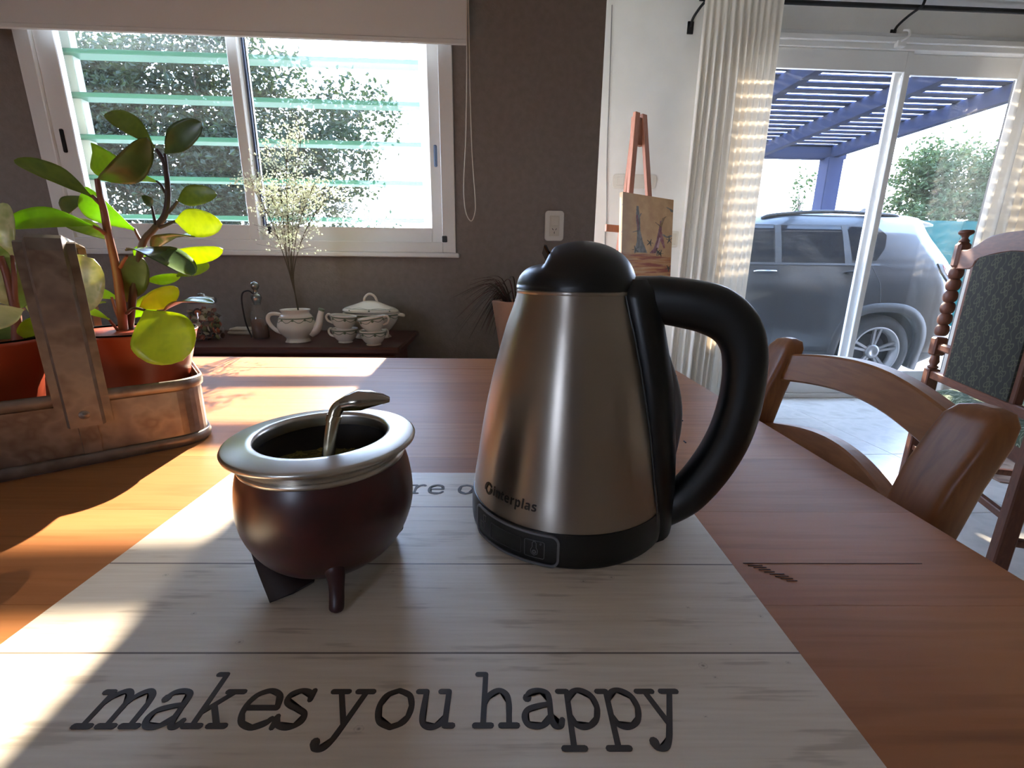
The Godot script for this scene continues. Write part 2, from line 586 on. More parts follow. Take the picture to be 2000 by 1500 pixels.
func sliding_door() -> void:
	var d := frame_of("door_1", Vector3(1.47, 0, -3.26))
	var f := rails(0.0, 2.31, 0.0005, 2.46, 0.05, 0.05, 0.034, 0.09, -0.14, 0.012)
	f.join(box(Vector3(0, 2.40, 0.012), Vector3(2.31, 2.435, 0.03), 0.004))
	part(d, "outer_frame", f, M.white)
	for s in [[0.03, 1.347, -0.030, -0.008, 0.05, 2.25], [1.265, 2.28, -0.062, -0.040, 0.05, 2.245]]:
		var top: float = s[5]
		var g := rails(s[0], s[1], 0.036, 2.369, s[4], 0.042, 0.14 if s[2] > -0.05 else 0.165, 2.369 - top, s[2], s[3])
		var o := part(d, "sash", g, M.white)
		part(o, "pane", box(Vector3(s[0] + 0.04, 0.16, s[2] + 0.009), Vector3(s[1] - 0.03, top + 0.02, s[2] + 0.013)), M.glass)
	# curtain rod with wrought brackets
	var r := thing("curtain_rod", "black iron curtain rod above the sliding door", "curtain rod", Vector3(1.29, 2.553, -3.15))
	part(r, "bar", tube([Vector3(0.0, 0, 0), Vector3(1.2, 0.002, 0), Vector3(2.6, 0.004, 0)], 0.013, 12), M.iron)
	for x in [0.0, 1.345]:
		var br := Geo.new()
		br.join(tube(spline([Vector3(x, -0.1, -0.108), Vector3(x + 0.005, -0.06, -0.09), Vector3(x + 0.02, -0.03, -0.04), Vector3(x + 0.035, -0.014, 0.0), Vector3(x + 0.05, 0.0, 0.022), Vector3(x + 0.055, 0.03, 0.028)], 4), 0.008, 8))
		br.join(box(Vector3(x - 0.02, -0.14, -0.112), Vector3(x + 0.02, -0.07, -0.104), 0.002))
		part(r, "bracket", br, M.iron)
	var h := thing("wall_hook", "small white curled hook on the door head under the rod", "hook", Vector3(2.68, 2.43, -3.232))
	part(h, "hook", tube(spline([Vector3(0.0, 0.04, 0.0), Vector3(0.022, 0.03, 0.02), Vector3(0.022, 0.0, 0.03), Vector3(0.0, -0.02, 0.03), Vector3(-0.02, -0.03, 0.02)], 4), 0.007, 8), M.white)
	part(h, "mount", box(Vector3(-0.03, -0.055, -0.02), Vector3(0.03, -0.02, 0.012), 0.003), M.white)


func curtain(called: String, x0: float, x1: float, z: float, folds: int, seed_: int, label: String) -> void:
	var r := RandomNumberGenerator.new()
	r.seed = seed_
	var rows := []
	var n := folds * 8
	var ph := []
	for k in 8:
		ph.append(r.randf() * TAU)
	for i in 26:
		var v := i / 25.0
		var y := lerpf(2.575, 0.03, v)
		var row := []
		for j in n + 1:
			var a := float(j) / n
			var am := 0.012 + 0.026 * smoothstep(0.0, 0.25, v)
			var zz := sin(a * folds * TAU + 0.8 * sin(a * 9.0 + ph[0]) + 0.3 * v * sin(a * 5 + ph[1])) * am * (0.7 + 0.3 * sin(a * 7 + ph[2]))
			zz += 0.01 * sin(a * 23.0 + ph[3]) * smoothstep(0.1, 0.6, v)
			var x := lerpf(x0, x1, a) + 0.012 * sin(a * 11.0 + ph[4] + v) * v
			if i < 2:
				zz *= 0.6
			row.append(Vector3(x, y, z + zz))
		rows.append(row)
	var g := Geo.new().skin(rows, false, false)
	var o := part(self, called, g, M.cloth)
	tag(o, label, "curtain")


func curtains() -> void:
	curtain("curtain", 1.30, 1.785, -3.095, 11, 4, "cream sheer gathered curtain between the easel and the sliding door")
	curtain("curtain", 3.40, 4.0, -3.095, 9, 9, "cream sheer curtain behind the carved chair at the far door end")


func dining_table() -> void:
	var x0 := -1.15
	var x1 := 0.366
	var z0 := -1.056
	var z1 := -0.012
	var t := thing("dining_table", "reddish-brown glossy wooden dining table of long boards, under kettle and placemat", "table", T(0, 0, 0), TURN)
	var n := 9
	var w := (z1 - z0) / n
	var tones := ["a96c3d", "ad6f41", "a46739", "aa6b3e", "b07242", "a26639", "ab6c3f", "ae7041", "a7693d"]
	for i in n:
		var c := Color(tones[i])
		var m := tri(mat(Color.WHITE, 0.42), noise(0.010, [c.darkened(0.14), c, c.lightened(0.03), c.darkened(0.05), c.lightened(0.05)], 5, 512, 40 + i), Vector3(0.5, 9, 9))
		m.metallic_specular = 0.3
		m.uv1_offset = Vector3(0.37 * i, 0.1, 0.2 * i)
		part(t, "tabletop_board", box(Vector3(x0, TOP - 0.035, z0 + w * i + 0.00004), Vector3(x1, TOP, z0 + w * (i + 1) - 0.00004), 0.00012 if i > 0 and i < n - 1 else 0.002), m)
	var lm := wood("6e3a1c", "8a4c25", "97552b", Vector3(9, 0.6, 9), 0.45, 33)
	for s in [[x0 + 0.1, x1 - 0.1, z0 + 0.06, z0 + 0.085], [x0 + 0.1, x1 - 0.1, z1 - 0.085, z1 - 0.06], [x0 + 0.06, x0 + 0.085, z0 + 0.1, z1 - 0.1], [x1 - 0.085, x1 - 0.06, z0 + 0.1, z1 - 0.1]]:
		part(t, "apron", box(Vector3(s[0], TOP - 0.125, s[2]), Vector3(s[1], TOP - 0.036, s[3]), 0.002), lm)
	for x in [x0 + 0.05, x1 - 0.12]:
		for z in [z0 + 0.05, z1 - 0.12]:
			part(t, "leg", box(Vector3(x, 0, z), Vector3(x + 0.07, TOP - 0.036, z + 0.07), 0.004), lm)
	# old dents in the board by the chair
	var dent := mat(Color("3a1b10"), 0.7)
	var g := Geo.new()
	for k in 11:
		if k > 8:
			break
		var a := Vector3(0.176 + 0.0026 * k, TOP, -0.2872 + 0.0024 * k)
		g.join(box(a + Vector3(0, 0.0001, 0), a + Vector3(0.0075 + 0.001 * ((k * 3) % 4), 0.0004, 0.0007)))
	g.join(box(Vector3(0.178, TOP + 0.0001, -0.2872), Vector3(0.31, TOP + 0.0003, -0.2868)))
	part(t, "dent", g, dent, "row of small dark dents")


# glyphs as pen strokes on a line of x-height 1
func glyph(c: String) -> Array:
	match c:
		"m": return [[Vector2(0, 0.97), Vector2(0.22, 0.97), Vector2(0.22, 0.04)], _arch(0.22, 0.8), _arch(0.8, 1.38), _ft(0.22), _ft(0.8), _ft(1.38)]
		"a": return [[Vector2(0.16, 0.78), Vector2(0.16, 0.80)], _sp([Vector2(0.14, 0.78), Vector2(0.24, 0.95), Vector2(0.46, 1.0), Vector2(0.68, 0.92), Vector2(0.73, 0.7), Vector2(0.73, 0.25), Vector2(0.80, 0.04), Vector2(0.95, 0.03), Vector2(1.0, 0.18)]), _sp([Vector2(0.73, 0.6), Vector2(0.45, 0.56), Vector2(0.17, 0.46), Vector2(0.07, 0.26), Vector2(0.17, 0.06), Vector2(0.42, 0.02), Vector2(0.62, 0.12), Vector2(0.73, 0.3)])]
		"k": return [[Vector2(0, 1.5), Vector2(0.22, 1.5), Vector2(0.22, 0.04)], [Vector2(0.22, 0.38), Vector2(0.76, 0.97)], [Vector2(0.56, 0.97), Vector2(0.98, 0.97)], [Vector2(0.42, 0.6), Vector2(0.82, 0.04)], [Vector2(0.62, 0.04), Vector2(1.02, 0.04)], _ft(0.22)]
		"e": return [[Vector2(0.1, 0.52), Vector2(0.9, 0.52)], _sp([Vector2(0.9, 0.52), Vector2(0.82, 0.85), Vector2(0.5, 1.0), Vector2(0.18, 0.85), Vector2(0.07, 0.5), Vector2(0.18, 0.15), Vector2(0.5, 0.0), Vector2(0.78, 0.08), Vector2(0.9, 0.22)])]
		"s": return [_sp([Vector2(0.74, 0.76), Vector2(0.66, 0.94), Vector2(0.42, 1.0), Vector2(0.17, 0.9), Vector2(0.14, 0.7), Vector2(0.3, 0.57), Vector2(0.55, 0.48), Vector2(0.76, 0.35), Vector2(0.76, 0.14), Vector2(0.5, 0.0), Vector2(0.22, 0.06), Vector2(0.1, 0.25)]), [Vector2(0.75, 1.0), Vector2(0.74, 0.74)], [Vector2(0.1, 0.0), Vector2(0.1, 0.28)]]
		"y": return [[Vector2(0.22, 0.97), Vector2(0.58, 0.08)], [Vector2(0.0, 0.97), Vector2(0.42, 0.97)], [Vector2(0.66, 0.97), Vector2(1.08, 0.97)], _sp([Vector2(0.9, 0.97), Vector2(0.6, 0.1), Vector2(0.45, -0.3), Vector2(0.3, -0.5), Vector2(0.1, -0.5), Vector2(0.03, -0.38)]), [Vector2(0.06, -0.37), Vector2(0.07, -0.4)]]
		"o": return [_sp([Vector2(0.5, 1.0), Vector2(0.18, 0.85), Vector2(0.07, 0.5), Vector2(0.18, 0.15), Vector2(0.5, 0.0)]), _sp([Vector2(0.5, 0.0), Vector2(0.82, 0.15), Vector2(0.93, 0.5), Vector2(0.82, 0.85), Vector2(0.5, 1.0)])]
		"u": return [_sp([Vector2(0.22, 0.97), Vector2(0.22, 0.3), Vector2(0.3, 0.07), Vector2(0.5, 0.0), Vector2(0.72, 0.1), Vector2(0.82, 0.3)]), [Vector2(0.0, 0.97), Vector2(0.22, 0.97)], [Vector2(0.6, 0.97), Vector2(0.82, 0.97), Vector2(0.82, 0.04), Vector2(1.02, 0.04)]]
		"h": return [[Vector2(0, 1.5), Vector2(0.22, 1.5), Vector2(0.22, 0.04)], _arch(0.22, 0.86), _ft(0.22), _ft(0.86)]
		"p": return [[Vector2(0, 0.97), Vector2(0.24, 0.97), Vector2(0.24, -0.52)], [Vector2(0.0, -0.52), Vector2(0.5, -0.52)], _sp([Vector2(0.24, 0.7), Vector2(0.38, 0.95), Vector2(0.62, 1.0), Vector2(0.88, 0.84), Vector2(0.98, 0.5), Vector2(0.88, 0.16), Vector2(0.62, 0.0), Vector2(0.38, 0.06), Vector2(0.24, 0.3)])]
		"r": return [[Vector2(0, 0.97), Vector2(0.24, 0.97), Vector2(0.24, 0.04)], _ft(0.24), _sp([Vector2(0.24, 0.6), Vector2(0.4, 0.9), Vector2(0.62, 1.0), Vector2(0.76, 0.92)])]
		"f": return [_sp([Vector2(0.7, 1.38), Vector2(0.55, 1.5), Vector2(0.36, 1.42), Vector2(0.3, 1.2), Vector2(0.3, 0.04)]), [Vector2(0.05, 0.97), Vector2(0.58, 0.97)], _ft(0.3)]
	return []


func _sp(a: Array) -> Array:
	return spline(a, 5)


func _ft(x: float) -> Array:
	return [Vector2(x - 0.2, 0.04), Vector2(x + 0.2, 0.04)]


func _arch(a: float, b: float) -> Array:
	var w := b - a
	return spline([Vector2(a, 0.62), Vector2(a + w * 0.22, 0.88), Vector2(a + w * 0.58, 1.0), Vector2(a + w * 0.9, 0.88), Vector2(b, 0.6), Vector2(b, 0.3), Vector2(b, 0.04)], 5)


func placemat() -> void:
	var x0 := -0.285
	var x1 := 0.1665
	var z0 := -0.4335
	var z1 := -0.125
	var lines := [-0.3637, -0.2833, -0.2054]
	var W := 1200
	var Hh := int(W * (z1 - z0) / (x1 - x0))
	var im := Image.create(W, Hh, false, Image.FORMAT_RGB8)
	var na := FastNoiseLite.new()
	na.seed = 5
	na.frequency = 0.012
	na.fractal_octaves = 4
	var nb := FastNoiseLite.new()
	nb.seed = 8
	nb.frequency = 0.006
	nb.fractal_octaves = 4
	var c0 := Color("e4d8c6")
	var c1 := Color("d8cab6")
	var c2 := Color("ab9b87")
	for y in Hh:
		var z := z0 + (z1 - z0) * (y + 0.5) / Hh
		var pk := 0
		var seam := 1.0
		for l in lines:
			if z > l:
				pk += 1
			seam = minf(seam, absf(z - l))
		var sw := 1.0 - smoothstep(0.0003, 0.0008, seam)
		for x in W:
			var grain := 0.6 * na.get_noise_2d(x * 0.2 + pk * 400.0, y * 3.4) + 0.55 * na.get_noise_2d(x * 0.45 + 77.0, y * 11.0 + pk * 50.0)
			var patch := nb.get_noise_2d(x * 0.7 + pk * 900.0, y * 3.0 + 300.0)
			var c := c0.lerp(c1, clampf(0.5 + grain * 1.1, 0, 1))
			c = c.lerp(c2, clampf((grain * 0.9 + patch * 1.2 - 0.42) * 1.3, 0.0, 0.45))
			c = c.lerp(Color("5d5146"), sw * 0.85)
			im.set_pixel(x, y, c)
	var r := RandomNumberGenerator.new()
	r.seed = 21
	for k in 34:   # knots and nail marks
		var cx := r.randi_range(10, W - 12)
		var cy := r.randi_range(10, Hh - 12)
		var ra := r.randf_range(1.5, 5.5)
		for dy in range(-7, 8):
			for dx in range(-10, 11):
				var d := Vector2(dx * 0.75, dy).length() / ra
				if d < 1.0 and cx + dx >= 0 and cx + dx < W and cy + dy >= 0 and cy + dy < Hh:
					im.set_pixel(cx + dx, cy + dy, im.get_pixel(cx + dx, cy + dy).lerp(Color("6b5c4d"), 0.65 * (0.5 + 0.5 * cos(d * 5.0)) * (1.0 - d * 0.5)))
	var m := mat(Color.WHITE, 0.42)
	m.albedo_texture = ImageTexture.create_from_image(im)
	var g := box(Vector3(x0, 0.0, z0), Vector3(x1, 0.0016, z1), 0.0003)
	for i in g.p.size():
		g.u[i] = Vector2((g.p[i].x - x0) / (x1 - x0), (g.p[i].z - z0) / (z1 - z0))
	var t := thing("placemat", "whitewashed wood-print placemat with dark lettering under mate cup and kettle", "placemat", T(0, TOP, 0), TURN)
	part(t, "mat_sheet", g, m)
	var ink := mat(Color("3d3733"), 0.6)
	var words := [["makes", -0.1628, 0.0182, [[-0.199, 0.0168], [-0.150, 0.0205], [-0.1485 + 0.0235, 0.0], [0, 0], [0, 0]]]]
	# every letter: sign, left end, base line, x-height, width factor
	var L := [["m", -0.2005, 1.0], ["a", -0.1705, 1.0], ["k", -0.150, 1.02], ["e", -0.1275, 1.0], ["s", -0.110, 0.98], ["y", -0.0865, 1.0], ["o", -0.0625, 0.98], ["u", -0.0435, 1.0], ["h", -0.0142, 1.02], ["a", 0.0083, 1.03], ["p", 0.0270, 1.0], ["p", 0.0470, 1.0], ["y", 0.0672, 1.0]]
	for e in L:
		part(t, "lettering", letter(e[0], e[1], -0.1635, 0.0188, e[2]), ink)
	for e in [["m", -0.139, 0.9], ["o", -0.1105, 0.9], ["r", -0.0915, 0.95], ["e", -0.0755, 0.95], ["o", -0.0465, 0.92], ["f", -0.028, 0.9]]:
		part(t, "lettering", letter(e[0], e[1], -0.388, 0.0172, e[2]), mat(Color("5a5550"), 0.6))


func letter(c: String, x: float, base: float, s: float, wf: float) -> Geo:
	var g := Geo.new()
	var k := 0
	for st in glyph(c):
		var pts := PackedVector2Array()
		for v in st:
			pts.append(Vector2(x + v.x * s * wf, base - v.y * s) * 2000.0)
		var ends := 0.074 if not (c in ["a", "y"] and st.size() == 2 and st[0].distance_to(st[1]) < 0.05) else 0.115
		for poly in Geometry2D.offset_polyline(pts, s * ends * 2000.0, Geometry2D.JOIN_ROUND, Geometry2D.END_ROUND):
			if Geometry2D.is_polygon_clockwise(poly):
				continue
			var small := []
			for v in poly:
				small.append(v / 2000.0)
			g.join(plate(small, 0.0016, 0.00185 + 0.00002 * k))
		k += 1
	return g


func krad(h: float) -> float:   # kettle: radius of the steel body at a height
	var P := [[0.0, 0.081], [0.033, 0.0805], [0.052, 0.0775], [0.094, 0.0712], [0.13, 0.0635], [0.1635, 0.0545], [0.193, 0.0452]]
	for i in P.size() - 1:
		if h <= P[i + 1][0]:
			var t: float = (h - P[i][0]) / (P[i + 1][0] - P[i][0])
			var a: float = P[maxi(i - 1, 0)][1]
			var d: float = P[mini(i + 2, P.size() - 1)][1]
			return cubic_interpolate(P[i][1], P[i + 1][1], a, d, t)
	return 0.0452


func on_kettle(az: float, h: float, off: float) -> Vector3:
	var r := krad(h) + off
	return Vector3(cos(az) * r, h, sin(az) * r)


func kettle() -> void:
	var ph := deg_to_rad(15.0)   # where the handle points, turned towards the room
	var t := thing("electric_kettle", "tall brushed-steel electric kettle with black base, lid and handle on the placemat", "kettle", T(0.0535, TOP + 0.0016, -0.3585), TURN)
	var steel := mat(Color("aca296"), 0.34, 1.0)
	steel.anisotropy_enabled = true
	steel.anisotropy = -0.8
	var prof := []
	for i in 25:
		var h := lerpf(0.0272, 0.1925, i / 24.0)
		prof.append(Vector2(krad(h), h))
	part(t, "steel_body", lathe(prof, 96, false), steel)
	part(t, "base", lathe([Vector2(0.074, 0.0), Vector2(0.0805, 0.0), Vector2(0.0822, 0.0025), Vector2(0.0828, 0.009), Vector2(0.0825, 0.020), Vector2(0.0815, 0.0275), Vector2(0.0815, 0.0275), Vector2(0.079, 0.0278)], 96), M.black)
	part(t, "neck_ring", lathe([Vector2(0.0456, 0.190), Vector2(0.0462, 0.1905), Vector2(0.0462, 0.193), Vector2(0.044, 0.194)], 72), steel)
	# lid: collar with a spout ledge, dome behind it
	var along := Vector3(cos(ph), 0, sin(ph))
	var side := Vector3(-sin(ph), 0, cos(ph))
	var rows := []
	var R := 0.0462
	for i in 27:
		var rr := R * sin(PI / 2 * i / 26.0)
		var row := []
		for j in 72:
			var a := TAU * j / 72
			var x := rr * cos(a)
			var z := rr * sin(a)
			var q := rr / R
			var collar := 0.019 * pow(maxf(1.0 - pow(q, 5.0), 0.0), 0.5)
			var dx := (x - 0.004) / (R * 1.02)
			var dz := z / (R * 1.02)
			var dome := 0.0335 * pow(maxf(1.0 - dx * dx - dz * dz, 0.0), 0.62)
			var cut := smoothstep(-0.62, -0.34, x / R + 0.10 * dz * dz)
			var h := maxf(collar, dome * cut * pow(maxf(1.0 - pow(q, 12.0), 0.0), 0.5) + 0.002)
			row.append(along * x + side * z + Vector3(0, 0.1935 + h, 0))
		rows.append(row)
	var skirt := []
	for v in rows[-1]:
		skirt.append(Vector3(v.x, 0.1925, v.z))
	rows.append(skirt)
	rows.reverse()
	part(t, "lid", Geo.new().skin(rows, true, true), M.black)
	# the open pouring slot in front of the dome
	var slot := Geo.new().join(box(Vector3(-0.0012, 0, -0.016), Vector3(0.0012, 0.010, 0.016), 0.001), Transform3D(Basis(side, 0.5), along * -0.0215 + Vector3(0, 0.2150, 0)))
	part(t, "spout_slot", slot, mat(Color("060606"), 0.2))
	# black column that carries the handle, wrapped on the body
	var col := []
	for i in 29:
		var h := lerpf(0.0005, 0.2015, i / 28.0)
		var b := minf(h, 0.192)
		var r := krad(b) if h > 0.028 else 0.0815
		var out := 0.0
		for e in [[0.0, 0.088, 0.002, 0.089], [0.002, 0.089, 0.034, 0.0885], [0.034, 0.0885, 0.071, 0.0862], [0.071, 0.0862, 0.123, 0.0795], [0.123, 0.0795, 0.163, 0.0700], [0.163, 0.0700, 0.192, 0.062], [0.192, 0.062, 0.21, 0.058]]:
			if h >= e[0] and h <= e[2]:
				out = lerpf(e[1], e[3], (h - e[0]) / (e[2] - e[0]))
		var half := deg_to_rad(lerpf(25.0, 34.0, h / 0.2))
		var row := []
		for j in 13:
			var s := -1.0 + j / 6.0
			var k := pow(maxf(1.0 - pow(absf(s), 3.2), 0.0), 0.55)
			var rr := lerpf(r - 0.002, out, k)
			var a := ph + half * s * (1.0 - 0.25 * k)
			row.append(Vector3(cos(a) * rr, h, sin(a) * rr))
		for j in 5:
			var s := 0.8 - j * 0.4
			row.append(Vector3(cos(ph + half * s) * (r - 0.006), h, sin(ph + half * s) * (r - 0.006)))
		if i == 28:
			for j in row.size():
				row[j] = row[j].lerp(along * 0.047 + Vector3(0, h, 0), 0.35)
		col.append(row)
	part(t, "handle_column", Geo.new().skin(col), M.black)
	for s in [-1.0, 1.0]:
		var line := []
		for i in 15:
			var h := lerpf(0.004, 0.190, i / 14.0)
			var half := deg_to_rad(lerpf(25.0, 34.0, h / 0.2))
			var r := krad(maxf(h, 0.034)) + (0.0016 if h < 0.04 else 0.0006)
			line.append(Vector3(cos(ph + half * s) * r, h, sin(ph + half * s) * r))
		part(t, "seam", tube(line, 0.0006, 5, [], along), mat(Color("4a4a4a"), 0.3))
	# handle loop
	var hp := [[0.040, 0.1915, 0.012], [0.060, 0.1870, 0.0175], [0.083, 0.1840, 0.0182], [0.102, 0.1795, 0.0185], [0.117, 0.1695, 0.0172], [0.1255, 0.1535, 0.0155], [0.1285, 0.1320, 0.0148], [0.1278, 0.1060, 0.0150], [0.1225, 0.0790, 0.0152], [0.1115, 0.0520, 0.0152], [0.0970, 0.0290, 0.0150], [0.0800, 0.0140, 0.014]]
	var pts := []
	var wid := []
	for e in hp:
		pts.append(along * e[0] + Vector3(0, e[1], 0))
		wid.append(Vector2(1.0, e[2] / 0.015))
	var sp := spline(pts, 6)
	var sw := []
	for i in sp.size():
		var f := float(i) / 6.0
		var k := mini(int(f), wid.size() - 2)
		sw.append(wid[k].lerp(wid[k + 1], f - k))
	part(t, "handle", sweep(sp, circle(0.0145, 20, 0.015, 0.8), side, _swap(sw)), M.black)
	# slim water gauge on the column
	var gg := []
	for i in 13:
		var f := i / 12.0
		var h := lerpf(0.060, 0.150, f)
		var r := lerpf(0.0862, 0.0705, clampf((h - 0.06) / 0.1, 0, 1)) + 0.0045 * sin(PI * f)
		gg.append(ring(along * (r - 0.002) + Vector3(0, h, 0), 0.006 * (0.35 + 0.65 * sin(PI * f)), 12, along, side, 0.007 * (0.4 + 0.6 * sin(PI * f))))
	var gm := mat(Color("5a5450"), 0.15)
	gm.clearcoat_enabled = true
	part(t, "water_gauge", Geo.new().skin(gg), gm)
	for k in 4:
		part(t, "gauge_mark", box(Vector3(-0.0005, 0, -0.002), Vector3(0.0005, 0.0007, 0.002)).join(Geo.new()), M.black).position = along * (0.0925 - 0.0042 * k) + Vector3(0, 0.075 + 0.018 * k, 0)
	# control panel: raised outline, display and two touch symbols on the base
	var pc := deg_to_rad(129.0)   # azimuth of the panel's middle (90 is straight to the room)
	var Rr := 0.0828
	var grey := mat(Color("77777a"), 0.4, 0.3)
	var panel := rrect(0.080, 0.0240, 0.0055, 6, Vector2(0, 0.0138))
	part(t, "control_panel", wrap_line(panel, pc, Rr, 0.0017, 0.0006), grey, "grey outlined control panel")
	part(t, "display", wrap_line(rrect(0.030, 0.0125, 0.0012, 3, Vector2(-0.003, 0.0132)), pc, Rr, 0.00028, 0.0003), mat(Color("4a4a4d"), 0.4))
	part(t, "touch_key", wrap_line(rrect(0.0150, 0.0135, 0.0012, 3, Vector2(0.0225, 0.0132)), pc, Rr, 0.00035, 0.0003), grey)
	var th := [Vector2(0.0210, 0.0147), Vector2(0.0210, 0.0180), Vector2(0.0220, 0.0192), Vector2(0.0230, 0.0192), Vector2(0.0240, 0.0180), Vector2(0.0240, 0.0147), Vector2(0.0252, 0.0122), Vector2(0.0248, 0.0096), Vector2(0.0225, 0.0082), Vector2(0.0202, 0.0096), Vector2(0.0198, 0.0122)]
	part(t, "thermometer_symbol", wrap_line(th, pc, Rr, 0.00045, 0.0003), grey)
	part(t, "thermometer_symbol", wrap_line(circle_at(Vector2(0.0225, 0.0110), 0.0012, 10), pc, Rr, 0.0009, 0.0003), grey)
	part(t, "degree_symbol", wrap_line(circle_at(Vector2(0.0272, 0.0180), 0.0006, 8), pc, Rr, 0.0004, 0.0003), grey)
	for e in [[-0.0300, 0.0110, 0.0032], [-0.0270, 0.0180, 0.002]]:
		part(t, "cup_symbol", wrap_line([Vector2(e[0] - e[2], e[1] + 0.003), Vector2(e[0] + e[2], e[1] + 0.003), Vector2(e[0] + e[2] * 0.7, e[1] - 0.002), Vector2(e[0] - e[2] * 0.7, e[1] - 0.002)], pc, Rr, 0.0004, 0.0003), mat(Color("6e6a66"), 0.5))
	# printed maker's mark on the steel
	var ink := mat(Color("101010"), 0.5)
	var tm := TextMesh.new()
	var fnt := SystemFont.new()
	fnt.font_names = PackedStringArray(["Droid Sans"])
	fnt.font_weight = 700
	tm.font = fnt
	tm.text = "interplas"
	tm.font_size = 32
	tm.pixel_size = 0.0003
	tm.depth = 0.0002
	tm.curve_step = 1.0
	var ar := tm.surface_get_arrays(0) if tm.get_surface_count() else []
	if ar.size():
		var vs: PackedVector3Array = ar[Mesh.ARRAY_VERTEX]
		var ix: PackedInt32Array = ar[Mesh.ARRAY_INDEX]
		var lo := Vector3(9, 9, 9)
		var hi := -lo
		for v in vs:
			lo = lo.min(v)
			hi = hi.max(v)
		var gl := Geo.new()
		var k := 0.0400 / (hi.x - lo.x)
		var fine := func(v: Vector3) -> Vector3:
			var h: float = 0.0385 + (v.y - lo.y) * k
			var a: float = deg_to_rad(142.5) - (v.x - lo.x) * k / krad(h)
			return on_kettle(a, h, 0.0002 + (v.z - lo.z) * 0.5)
		for i in range(0, ix.size(), 3):
			gl.t(fine.call(vs[ix[i]]), fine.call(vs[ix[i + 1]]), fine.call(vs[ix[i + 2]]), -1)
		part(t, "maker_mark", gl, ink)
	var sw1 := []
	var sw2 := []
	for i in 13:
		var a := lerpf(0.2, 1.12, i / 12.0) * PI
		var c := Vector2(0.0, 0.0) + Vector2(cos(a), sin(a)) * 0.0052
		sw1.append(c)
		sw2.append(Vector2(cos(a) * 0.0034 + 0.0008, sin(a) * 0.0040 - 0.0004))
	sw2.reverse()
	var crescent := Array(sw1) + Array(sw2)
	for flip in [1.0, -1.0]:
		var gl := Geo.new()
		var f := plate(crescent, 0.0, 0.0003)
		for i in f.p.size():
			var v := f.p[i]
			var h: float = 0.0432 + v.z * flip * (1.0 if flip > 0 else 0.8)
			var a: float = deg_to_rad(147.5) - (v.x * flip * (1.0 if flip > 0 else 0.8) + (0.0 if flip > 0 else 0.0008)) / krad(h)
			f.p[i] = on_kettle(a, h, 0.0002 + v.y)
		part(t, "maker_mark", gl.join(f), ink)


func _swap(a: Array) -> Array:
	var o := []
	for v in a:
		o.append(Vector2(v.y * 1.035, 1.0))
	return o


func circle_at(c: Vector2, r: float, n: int) -> Array:
	var o := []
	for j in n:
		o.append(c + Vector2(cos(TAU * j / n), sin(TAU * j / n)) * r)
	return o


# a closed outline (across, height) laid round the kettle's base as a thin raised line
func wrap_line(o: Array, mid: float, R: float, w: float, h: float) -> Geo:
	var pts := []
	for i in o.size():
		var a: Vector2 = o[i]
		var b: Vector2 = o[(i + 1) % o.size()]
		var n := maxi(1, int(a.distance_to(b) / 0.003))
		for k in n:
			var v := a.lerp(b, float(k) / n)
			var az := mid - v.x / R
			pts.append(Vector3(cos(az) * R, v.y, sin(az) * R))
	var rows := []
	var m := pts.size()
	for i in m + 1:
		var d: Vector3 = (pts[(i + 1) % m] - pts[(i + m - 1) % m]).normalized()
		var c: Vector3 = pts[i % m]
		var out := Vector3(c.x, 0, c.z).normalized()
		var x := out.cross(d).normalized() * (w / 2)
		rows.append([c - x - out * 0.0008, c - x + out * h, c + x + out * h, c + x - out * 0.0008])
	return Geo.new().skin(rows, true, false, -1)


